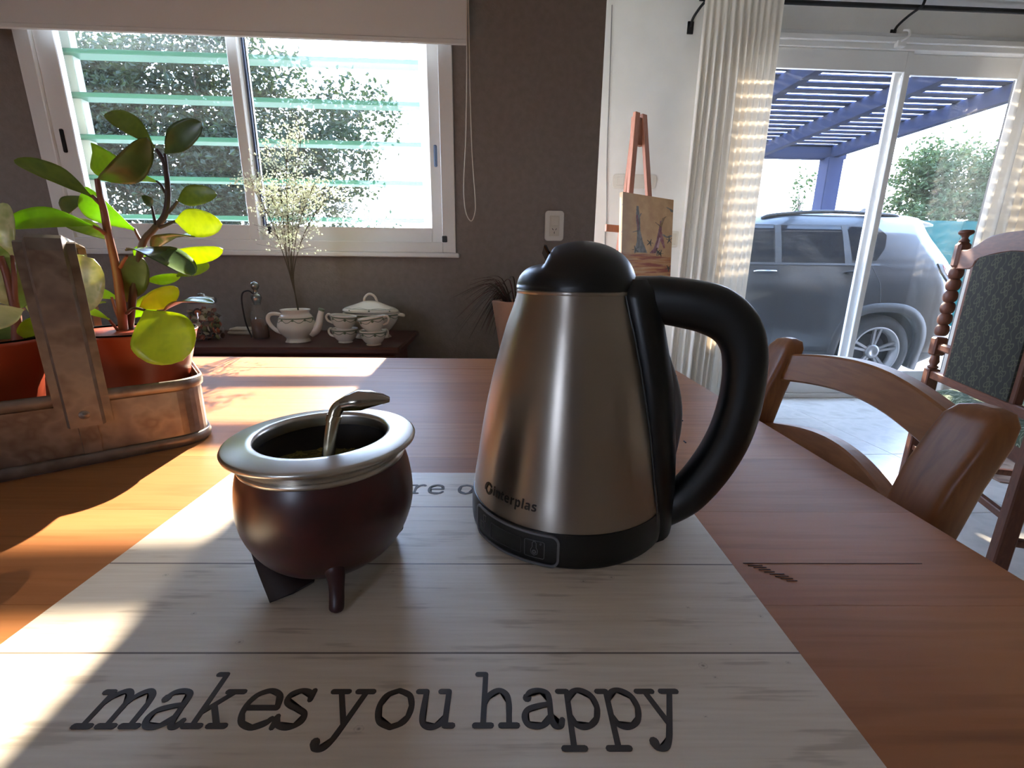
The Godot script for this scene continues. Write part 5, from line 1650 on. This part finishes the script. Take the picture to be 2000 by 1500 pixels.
	for e in [[0.0, 0.43], [0.0, 0.455], [0.006, 0.475], [0.03, 0.488], [0.12, 0.495]]:
		var row := []
		for v in rrect(BW - 0.0 - e[0] * 2, 0.44 - e[0] * 2, 0.04 if e[0] < 0.05 else 0.03, 6):
			row.append(Vector3(v.x + BW / 2, e[1], fz * (0.23 + v.y)))
		seat.append(row)
	part(c, "seat_cushion", Geo.new().skin(seat), fab_shaded2)
	part(c, "seat_frame", box(Vector3(0.0, 0.37, fz * 0.02), Vector3(BW, 0.432, fz * 0.45), 0.006), wh)
	for x in [0.0, BW]:
		part(c, "front_leg", box(Vector3(x - 0.02, 0, fz * 0.415), Vector3(x + 0.02, 0.40, fz * 0.455), 0.005), w2)
		part(c, "side_stretcher", box(Vector3(x - 0.011, 0.13, fz * 0.01), Vector3(x + 0.011, 0.155, fz * 0.42), 0.003), w2)
	part(c, "back_stretcher", box(Vector3(0.01, 0.20, -0.011), Vector3(BW - 0.01, 0.225, 0.011), 0.003), wh)
	# rug
	var rg := []
	for i in 40:
		var a := TAU * i / 40
		rg.append(Vector2(cos(a) * (0.62 + 0.06 * sin(a * 5) + 0.04 * sin(a * 9 + 1)), sin(a) * (0.42 + 0.05 * cos(a * 4))))
	tag(part(self, "rug", plate(rg, 0.0005, 0.007, 0.002), tri(mat(Color.WHITE, 0.95), noise(0.01, [Color("4c3426"), Color("8d6f5c"), Color("a8907c"), Color("5c4130")], 4, 256, 111), Vector3(1.4, 1.4, 1.4))), "brown hide rug on the tiled floor beyond the dining chair", "rug")
	get_node("rug").position = Vector3(3.1, 0, -1.95)


func damask(a: String, b: String) -> ImageTexture:
	var im := Image.create(256, 256, false, Image.FORMAT_RGB8)
	var ca := Color(a)
	var cb := Color(b)
	for y in 256:
		for x in 256:
			var v := 0.0
			for k in 2:
				var px := fposmod(x + 64.0 * k, 128.0) - 64.0
				var py := fposmod(y + 64.0 * k, 128.0) - 64.0
				var d := Vector2(px, py)
				var r := d.length()
				var an := d.angle()
				v = maxf(v, smoothstep(6.0, 2.0, absf(r - (26.0 + 9.0 * cos(an * 4.0 + r * 0.05)))))
				v = maxf(v, smoothstep(4.0, 1.5, absf(r - (11.0 + 4.0 * cos(an * 3.0)))))
			v = maxf(v, smoothstep(5.0, 2.0, absf(sin(x * TAU / 128.0) * 22.0 + cos(y * TAU / 64.0) * 8.0)) * 0.8)
			im.set_pixel(x, y, ca.lerp(cb, v))
	return ImageTexture.create_from_image(im)


func taller(g: Geo) -> Geo:   # the carved chair's long back over its lower legs
	for i in g.p.size():
		var y := g.p[i].y
		g.p[i].y = y * 0.897 if y <= 0.63 else y * 1.198 - 0.19
	return g


func outdoors() -> void:
	var gm := tri(mat(Color.WHITE, 0.95), noise(0.05, [Color("625b52"), Color("8f877b"), Color("7a7368"), Color("a39b8f")], 5, 512, 121), Vector3(0.8, 0.8, 0.8), true)
	struct("ground", box(Vector3(-60, -0.4, -80), Vector3(60, -0.13, -3.46)).join(box(Vector3(-60, -0.4, -3.46), Vector3(-2.8, -0.13, 40))).join(box(Vector3(5.2, -0.4, -3.46), Vector3(60, -0.13, 40))).join(box(Vector3(-2.8, -0.4, 3.4), Vector3(5.2, -0.13, 40))).join(box(Vector3(-2.8, -0.4, -3.46), Vector3(0.2, -0.13, -1.95))), gm)
	# pergola
	var pw := tri(mat(Color.WHITE, 0.8), noise(0.01, [Color("22263a"), Color("2b3044"), Color("262b3f")], 4, 256, 122), Vector3(1.2, 6, 6))  # blue tint of the glare put into the timber colour
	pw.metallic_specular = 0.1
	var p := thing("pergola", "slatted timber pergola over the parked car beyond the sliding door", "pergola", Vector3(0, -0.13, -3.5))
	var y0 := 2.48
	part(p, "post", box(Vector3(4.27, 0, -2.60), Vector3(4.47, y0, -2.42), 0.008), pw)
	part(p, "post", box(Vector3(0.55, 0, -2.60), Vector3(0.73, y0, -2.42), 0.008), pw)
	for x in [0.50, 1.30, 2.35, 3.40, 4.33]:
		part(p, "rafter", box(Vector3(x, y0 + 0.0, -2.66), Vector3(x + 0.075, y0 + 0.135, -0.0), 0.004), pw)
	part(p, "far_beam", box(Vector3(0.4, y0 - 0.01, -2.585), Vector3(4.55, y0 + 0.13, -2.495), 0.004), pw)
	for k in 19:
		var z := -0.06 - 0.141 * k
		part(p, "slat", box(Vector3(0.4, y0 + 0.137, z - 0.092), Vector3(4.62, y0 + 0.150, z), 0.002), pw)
	# corrugated teal fence, sheet by sheet
	var fm := mat(Color("072e2d"), 0.8)
	fm.metallic_specular = 0.1
	var f := thing("corrugated_fence", "teal corrugated metal fence behind the car under the tree", "fence", Vector3(6.8, -0.13, -9.0))
	for k in 8:
		var rows := []
		for i in 43:
			var y := 2.09 * i / 42.0
			var dz := 0.012 * sin(y * TAU / 0.105)
			rows.append([Vector3(k * 0.9, y, dz), Vector3(k * 0.9 + 0.895, y, dz), Vector3(k * 0.9 + 0.895, y, dz - 0.004), Vector3(k * 0.9, y, dz - 0.004)])
		part(f, "fence_sheet", Geo.new().skin(rows, true, true, 0), fm)
		part(f, "post", box(Vector3(k * 0.9 - 0.03, 0, -0.08), Vector3(k * 0.9 + 0.03, 2.05, -0.02), 0.004), M.iron)
	# trees
	tree("tree", "large dense tree outside the window behind the teal boards", Vector3(-4.4, -0.13, -7.6), 0.2, 1.7, [[Vector3(-1.4, 2.3, 0.2), Vector3(1.3, 1.5, 1.0)], [Vector3(-0.2, 2.9, 0.0), Vector3(1.5, 1.6, 1.0)], [Vector3(1.2, 2.7, 0.3), Vector3(1.1, 1.3, 0.9)], [Vector3(0.6, 1.9, 0.4), Vector3(1.2, 0.8, 0.8)], [Vector3(2.0, 2.5, 0.2), Vector3(0.8, 0.9, 0.6)], [Vector3(2.5, 3.3, 0.0), Vector3(0.6, 0.6, 0.5)], [Vector3(-1.6, 3.6, 0.3), Vector3(1.2, 0.8, 0.8)], [Vector3(0.4, 3.8, 0.3), Vector3(1.5, 0.6, 0.8)], [Vector3(-2.4, 2.7, 0.2), Vector3(1.0, 1.3, 0.9)]], 60000, 0.085, "1e2620", 5)
	tree("tree", "leafy tree above the teal fence, cut by the far curtain", Vector3(11.0, -0.13, -10.6), 0.16, 1.6, [[Vector3(-0.3, 3.0, 0), Vector3(1.2, 1.1, 0.9)], [Vector3(-1.1, 3.3, 0.1), Vector3(0.8, 0.45, 0.6)], [Vector3(-0.9, 2.6, 0.2), Vector3(0.9, 0.6, 0.7)], [Vector3(0.8, 2.8, 0), Vector3(1.2, 1.3, 0.9)]], 20000, 0.10, "2c3826", 6)
	tree("sapling", "thin leafy sapling beside the pergola post beyond the car", Vector3(5.5, -0.13, -8.2), 0.03, 2.3, [[Vector3(-0.05, 2.3, 0), Vector3(0.14, 0.5, 0.15)], [Vector3(0.25, 2.6, 0), Vector3(0.12, 0.2, 0.1)]], 260, 0.07, "2c3826", 7)
	tree("hedge", "low dark hedge far beyond the window", Vector3(-3.0, -0.13, -13.0), 0.06, 0.8, [[Vector3(-4.0, 1.2, 0), Vector3(2.6, 1.35, 0.7)], [Vector3(0.0, 1.1, 0), Vector3(2.6, 1.3, 0.7)], [Vector3(3.4, 1.05, 0), Vector3(2.0, 1.3, 0.7)]], 9000, 0.12, "2c3a36", 8)


func tree(called: String, label: String, at: Vector3, r0: float, h: float, blobs: Array, n: int, size: float, col: String, sd: int) -> void:
	var r := RandomNumberGenerator.new()
	r.seed = sd
	var t := thing(called, label, "hedge" if called == "hedge" else "tree", at)
	var bark := mat(Color("4d4238"), 0.9)
	part(t, "trunk", sweep(spline([Vector3(0, 0, 0), Vector3(0.05 * h, h * 0.5, 0), Vector3(0, h, 0)], 4), circle(1.0, 12), Vector3.BACK, _ramp(9, r0, r0 * 0.7)), bark)
	var mm := MultiMesh.new()
	mm.transform_format = MultiMesh.TRANSFORM_3D
	var lf := Geo.new()
	for s in [-1.0, 1.0]:
		lf.t(Vector3(0, 0, 0), Vector3(0.5, 0.28 * s, 0.06), Vector3(1, 0, 0.0), 1)
	mm.mesh = lf.mesh()
	mm.instance_count = n
	var tot := 0.0
	for b in blobs:
		tot += b[1].x * b[1].y * b[1].z
	var twigs := []
	for b in blobs:
		var bc: Vector3 = b[0]
		part(t, "branch", tube(spline([Vector3(0, h * 0.9, 0), Vector3(0, h, 0).lerp(bc, 0.5) + Vector3(0, 0.1, 0), bc], 4), r0 * 0.4, 8, _ramp(9, 1.0, 0.35), Vector3.BACK), bark)
	var i := 0
	for bi in blobs.size():
		var b = blobs[bi]
		var m := int(n * b[1].x * b[1].y * b[1].z / tot) if bi < blobs.size() - 1 else n - i
		var tips := []
		for k in 40:
			tips.append(Vector3(r.randfn(), r.randfn(), r.randfn()).normalized() * pow(r.randf(), 0.33))
		for k in m:
			if i >= n:
				break
			var c: Vector3 = tips[r.randi() % 40] * 0.92 + Vector3(r.randfn(), r.randfn(), r.randfn()) * 0.15
			var q: Basis = Basis.from_euler(Vector3(r.randf() * TAU, r.randf() * TAU, r.randf() * TAU)).scaled(Vector3.ONE * size * r.randf_range(0.6, 1.35))
			mm.set_instance_transform(i, Transform3D(q, b[0] + c * b[1]))
			i += 1
	var mi := MultiMeshInstance3D.new()
	mi.name = "foliage"
	mi.multimesh = mm
	var lm := mat(Color(col), 0.9)
	lm.metallic_specular = 0.2
	lm.backlight_enabled = true
	lm.backlight = Color(0.16, 0.2, 0.09)
	mi.material_override = lm
	mi.set_meta("kind", "stuff")
	t.add_child(mi)


# ---- the car: rear towards +x, its near side towards the house ------------------
const CAR := [
	# height, rear end, front end, half width, rear corner
	[0.20, 0.66, -3.30, 0.80, 0.26], [0.30, 0.78, -3.44, 0.87, 0.30], [0.48, 0.84, -3.50, 0.900, 0.33], [0.70, 0.85, -3.50, 0.912, 0.34], [0.88, 0.84, -3.47, 0.912, 0.34],
	[0.98, 0.82, -3.38, 0.900, 0.33], [1.04, 0.80, -3.05, 0.885, 0.32], [1.09, 0.78, -2.45, 0.868, 0.31], [1.16, 0.75, -2.25, 0.842, 0.30], [1.30, 0.66, -1.92, 0.785, 0.28], [1.44, 0.56, -1.60, 0.722, 0.24],
	[1.54, 0.52, -1.36, 0.664, 0.20], [1.60, 0.50, -1.18, 0.600, 0.20], [1.632, 0.34, -0.98, 0.50, 0.2], [1.645, 0.05, -0.75, 0.28, 0.12]]


func car_at(y: float) -> Array:
	for i in CAR.size() - 1:
		if y <= CAR[i + 1][0]:
			var t: float = clampf((y - CAR[i][0]) / (CAR[i + 1][0] - CAR[i][0]), 0, 1)
			var o := []
			for k in range(1, 5):
				var a: float = CAR[i][k]
				var b: float = CAR[i + 1][k]
				var before: float = CAR[maxi(i - 1, 0)][k]
				var after: float = CAR[mini(i + 2, CAR.size() - 1)][k]
				var v := cubic_interpolate(a, b, before, after, t)
				o.append(clampf(v, minf(a, b) - 0.01, maxf(a, b) + 0.01))
			return o
	return CAR[-1].slice(1)


# the skin at height y; s runs along the near side and goes on round the rear corner
func car_skin(y: float, s: float, off := 0.0) -> Vector3:
	var e := car_at(y)
	var rc: float = e[3]
	var xs: float = e[0] - rc
	var w: float = e[2]
	var rz := rc * 0.85
	if s <= xs:
		return Vector3(s, y, w + off)
	var a := minf((s - xs) / rc, PI / 2)
	return Vector3(xs + sin(a) * (rc + off), y, w - rz + cos(a) * (rz + off))


func car_patch(rows_in: Array, off: float, across := 10) -> Geo:   # rows: [height, s left, s right]
	var face := []
	for r in rows_in:
		var row := []
		for k in across + 1:
			row.append(car_skin(r[0], lerpf(r[1], r[2], float(k) / across), off))
		face.append(row)
	var g := Geo.new().skin(face, false, false, 0)
	var rim := []   # the edge, turned in to the body
	for k in across + 1:
		rim.append(face[0][k])
	for i in range(1, face.size()):
		rim.append(face[i][across])
	for k in range(across - 1, -1, -1):
		rim.append(face[-1][k])
	for i in range(face.size() - 2, 0, -1):
		rim.append(face[i][0])
	var mid := Vector3.ZERO
	for v in rim:
		mid += v / rim.size()
	for i in rim.size():
		var p: Vector3 = rim[i]
		var q: Vector3 = rim[(i + 1) % rim.size()]
		var d := Vector3(0, 0, -off - 0.004)
		g.q(p, p + d, q + d, q, -1)
	return g


func car_tiers(keys: Array, n := 12) -> Array:   # refine [height, left, right] keys
	var o := []
	for i in n + 1:
		var y := lerpf(keys[0][0], keys[-1][0], float(i) / n)
		for k in keys.size() - 1:
			if y >= keys[k][0] - 0.0001 and y <= keys[k + 1][0] + 0.0001:
				var t: float = (y - keys[k][0]) / maxf(keys[k + 1][0] - keys[k][0], 0.0001)
				o.append([y, lerpf(keys[k][1], keys[k + 1][1], t), lerpf(keys[k][2], keys[k + 1][2], t)])
				break
	return o


func car() -> void:
	var paint := mat(Color("14181e"), 0.28, 0.1)
	paint.clearcoat_enabled = true
	paint.clearcoat = 0.3
	paint.clearcoat_roughness = 0.04
	var dark := mat(Color("1b1d20"), 0.6)
	var glass := mat(Color("0e131b"), 0.06)
	glass.metallic_specular = 0.25
	var t := thing("car", "dark grey sport utility car parked under the pergola outside the sliding door", "car", Vector3(3.68, -0.13, -4.92))
	var rows := []
	var ys := []
	var y := 0.20
	while y < 1.645:
		ys.append(y)
		y += 0.03 if y < 1.0 else 0.02
	ys.append(1.645)
	for yy in ys:
		var e := car_at(yy)
		var xr: float = e[0]
		var xf: float = e[1]
		var w: float = e[2]
		var rc: float = e[3]
		var rf := minf(0.45, (xr - xf) * 0.3)
		var half := []
		for i in 90:
			half.append(Vector3(lerpf(xf + rf, xr - rc, i / 90.0), yy, w))
		for i in 9:
			var a := PI / 2 * i / 8.0
			half.append(Vector3(xr - rc + sin(a) * rc, yy, w - rc * 0.85 + cos(a) * rc * 0.85))
		var rear := []
		for i in range(1, 6):
			rear.append(Vector3(xr, yy, lerpf(w - rc * 0.85, -(w - rc * 0.85), i / 6.0)))
		var front := []
		for i in 9:
			var a := PI / 2 * i / 8.0
			front.append(Vector3(xf + rf - sin(a) * rf, yy, -(w - rf * 0.7) - cos(a) * rf * 0.7))
		for i in range(1, 6):
			front.append(Vector3(xf, yy, lerpf(-(w - rf * 0.7), w - rf * 0.7, i / 6.0)))
		for i in range(8, 0, -1):
			var a := PI / 2 * i / 8.0
			front.append(Vector3(xf + rf - sin(a) * rf, yy, (w - rf * 0.7) + cos(a) * rf * 0.7))
		var row := half + rear
		for i in range(half.size() - 1, -1, -1):
			row.append(Vector3(half[i].x, yy, -half[i].z))
		row += front.slice(1)
		rows.append(row)
	var g := Geo.new()
	var n: int = rows[0].size()
	for i in rows.size() - 1:
		for j in n:
			var k := (j + 1) % n
			var c: Vector3 = (rows[i][j] + rows[i + 1][k]) / 2
			var cut := false
			for ax in [0.0, -2.64]:
				var d := Vector2((c.x - ax) / 0.405, (c.y - 0.35) / 0.40)
				if pow(pow(absf(d.x), 2.4) + pow(absf(d.y), 2.4), 1.0 / 2.4) < 1.0 and absf(c.z) > 0.6:
					cut = true
			if not cut:
				g.q(rows[i][j], rows[i][k], rows[i + 1][k], rows[i + 1][j], 0)
	g.cap(rows[-1], false)
	g.cap(rows[0], true)
	part(t, "body", g, paint)
	# glass
	for e in [[[1.19, -0.36, -0.12], [1.30, -0.36, -0.02], [1.42, -0.36, 0.02], [1.495, -0.36, -0.05]], [[1.165, -1.02, -0.42], [1.50, -0.98, -0.40]], [[1.145, -2.08, -1.09], [1.30, -1.86, -1.08], [1.505, -1.42, -1.05]]]:
		part(t, "side_window", car_patch(car_tiers(e), 0.003), glass)
	part(t, "window_trim", car_patch(car_tiers([[1.145, -2.12, -0.10], [1.165, -2.12, -0.08]], 2), 0.007, 20), dark)
	part(t, "pillar_trim", car_patch(car_tiers([[1.155, -1.085, -1.025], [1.50, -1.045, -0.985]]), 0.007, 2), dark)
	part(t, "pillar_trim", car_patch(car_tiers([[1.16, -0.425, -0.355], [1.50, -0.405, -0.355]]), 0.007, 2), dark)
	part(t, "rear_window", car_patch(car_tiers([[1.18, 0.78, 1.12], [1.46, 0.60, 0.86]]), 0.004), glass)
	for e in [[-0.40, 0.45, 1.16], [-1.05, 0.33, 1.15]]:
		part(t, "door_seam", car_patch(car_tiers([[e[1] if e[0] < -1.0 else 0.77, e[0] + (0.0 if e[0] < -1 else 0.34), e[0] + (0.006 if e[0] < -1 else 0.346)], [1.0, e[0] + (0.0 if e[0] < -1 else 0.30), e[0] + (0.006 if e[0] < -1 else 0.306)], [1.16, e[0] + (0.0 if e[0] < -1 else 0.22), e[0] + (0.006 if e[0] < -1 else 0.226)]], 16), 0.0015, 1), dark)
	part(t, "sill_cladding", car_patch(car_tiers([[0.205, -2.2, -0.42], [0.36, -2.2, -0.42]], 5), 0.006, 20), dark)
	part(t, "bumper_cladding", car_patch(car_tiers([[0.21, 0.43, 1.1], [0.34, 0.43, 1.1]], 5), 0.006, 16), dark)
	for e in [[-0.42, -0.22], [-1.28, -1.08]]:
		var hb := sweep(spline([car_skin(1.085, e[0], 0.004), car_skin(1.09, e[0] + 0.03, 0.03), car_skin(1.09, e[1] - 0.04, 0.032), car_skin(1.088, e[1], 0.004)], 4), circle(0.015, 10, 0.009))
		part(t, "door_handle", hb, M.iron if e[0] > -1.0 else mat(Color("b8bcc2"), 0.15, 1.0))
	part(t, "tail_light", car_patch(car_tiers([[0.93, 0.66, 0.80], [1.02, 0.585, 0.95], [1.10, 0.53, 1.0], [1.155, 0.515, 1.0]]), 0.012), mat(Color("b01f26"), 0.12), "red tail light")
	part(t, "tail_light_edge", car_patch(car_tiers([[0.91, 0.64, 0.70], [1.02, 0.55, 0.60], [1.10, 0.495, 0.545], [1.17, 0.47, 0.53]]), 0.009), dark)
	part(t, "tail_light_lens", car_patch(car_tiers([[1.115, 0.54, 1.0], [1.160, 0.52, 1.0]], 4), 0.015), mat(Color("d9d5da"), 0.1))
	part(t, "spoiler", Geo.new().skin([[Vector3(0.38, 1.555, 0.62), Vector3(0.38, 1.61, 0.54), Vector3(0.38, 1.61, -0.54), Vector3(0.38, 1.555, -0.62)], [Vector3(0.60, 1.535, 0.58), Vector3(0.60, 1.56, 0.52), Vector3(0.60, 1.56, -0.52), Vector3(0.60, 1.535, -0.58)], [Vector3(0.68, 1.525, 0.5), Vector3(0.68, 1.535, 0.48), Vector3(0.68, 1.535, -0.48), Vector3(0.68, 1.525, -0.5)]], true, true, -1), paint)
	part(t, "roof_fin", upright([Vector2(0.20, 1.62), Vector2(0.30, 1.62), Vector2(0.40, 1.74), Vector2(0.345, 1.75)], -0.02, 0.02, 0.006), paint)
	for s in [-1.0, 1.0]:
		part(t, "roof_rail", tube(spline([Vector3(0.22, 1.585, s * 0.585), Vector3(0.14, 1.615, s * 0.585), Vector3(-0.5, 1.635, s * 0.585), Vector3(-1.0, 1.60, s * 0.575), Vector3(-1.1, 1.565, s * 0.575)], 4), 0.016, 8), dark)
	part(t, "side_mirror", Geo.new().skin([ring(Vector3(-2.02, 1.20, 0.86), 0.03, 16, Vector3.RIGHT, Vector3.UP), ring(Vector3(-2.0, 1.21, 0.92), 0.09, 16, Vector3.RIGHT, Vector3.UP, 0.065), ring(Vector3(-1.99, 1.22, 1.03), 0.11, 16, Vector3.RIGHT, Vector3.UP, 0.08), ring(Vector3(-1.99, 1.22, 1.08), 0.06, 16, Vector3.RIGHT, Vector3.UP, 0.05)]), paint)
	# arches, wells and wheels
	for ax in [0.0, -2.64]:
		for s in [1.0, -1.0]:
			var fl := []
			for i in 33:
				var a := deg_to_rad(lerpf(-22.0, 202.0, i / 32.0))
				var row := []
				for e in [[0.385, 0.0], [0.395, 0.012], [0.465, 0.012], [0.472, 0.0], [0.46, -0.05], [0.39, -0.05]]:
					var k: float = e[0] / pow(pow(absf(cos(a)), 2.6) + pow(absf(sin(a)), 2.6), 1.0 / 2.6)
					var px: float = ax + cos(a) * k
					var py := 0.35 + sin(a) * k * 0.985
					var zz: float = car_skin(clampf(py, 0.3, 1.0), minf(px, 0.6)).z + e[1]
					row.append(Vector3(px, py, s * zz))
				fl.append(row)
			part(t, "arch_flare", Geo.new().skin(fl), mat(Color("26282b"), 0.6))
			var well := []
			for i in 25:
				var a := deg_to_rad(lerpf(-15.0, 195.0, i / 24.0))
				well.append([Vector3(ax + cos(a) * 0.43, 0.35 + sin(a) * 0.42, s * 0.88), Vector3(ax + cos(a) * 0.43, 0.35 + sin(a) * 0.42, s * 0.45), Vector3(ax, 0.45, s * 0.44)])
			part(t, "wheel_well", Geo.new().skin(well, false, false), dark)
	var wheel: Node3D = null
	for e in [[0.0, 1.0], [-2.64, 1.0], [0.0, -1.0], [-2.64, -1.0]]:
		var off := Transform3D(Basis(Vector3.UP, 0.0 if e[1] > 0 else PI) * Basis(Vector3.BACK, 0.3), Vector3(e[0], 0.35, e[1] * 0.79))
		var ty := lathe([Vector2(0.23, -0.10), Vector2(0.30, -0.11), Vector2(0.335, -0.09), Vector2(0.35, -0.06), Vector2(0.35, 0.06), Vector2(0.335, 0.09), Vector2(0.30, 0.11), Vector2(0.245, 0.108), Vector2(0.232, 0.095)], 48, false)
		var w := part(t, "wheel", Geo.new().join(ty, Transform3D(Basis(Vector3.RIGHT, PI / 2), Vector3.ZERO)), mat(Color("1b1b1c"), 0.85))
		w.transform = off
		var alloy := mat(Color("8c8d90"), 0.4, 0.6)
		part(w, "rim", Geo.new().join(lathe([Vector2(0.20, 0.04), Vector2(0.222, 0.10), Vector2(0.240, 0.106), Vector2(0.240, 0.09), Vector2(0.225, 0.0)], 48, false), Transform3D(Basis(Vector3.RIGHT, PI / 2), Vector3.ZERO)), alloy)
		part(w, "brake_disc", Geo.new().join(lathe([Vector2(0.0, 0.0), Vector2(0.16, 0.0), Vector2(0.16, 0.02), Vector2(0.0, 0.02)], 32), Transform3D(Basis(Vector3.RIGHT, PI / 2), Vector3.ZERO)), dark)
		part(w, "hub", Geo.new().join(lathe([Vector2(0.0, 0.05), Vector2(0.07, 0.05), Vector2(0.065, 0.078), Vector2(0.035, 0.085), Vector2(0.03, 0.078), Vector2(0.0, 0.078)], 24), Transform3D(Basis(Vector3.RIGHT, PI / 2), Vector3.ZERO)), alloy)
		for k in 5:
			for d in [-0.13, 0.13]:
				var a := TAU * k / 5.0
				var p0 := Vector3(cos(a + d * 1.6) * 0.05, sin(a + d * 1.6) * 0.05, 0.070)
				var p1 := Vector3(cos(a + d) * 0.226, sin(a + d) * 0.226, 0.092)
				part(w, "spoke", sweep([p0, p1], [Vector2(-0.013, -0.02), Vector2(0.013, -0.02), Vector2(0.011, 0.0), Vector2(-0.011, 0.0)], Vector3.BACK, [1.0, 1.0], true, -1), alloy)
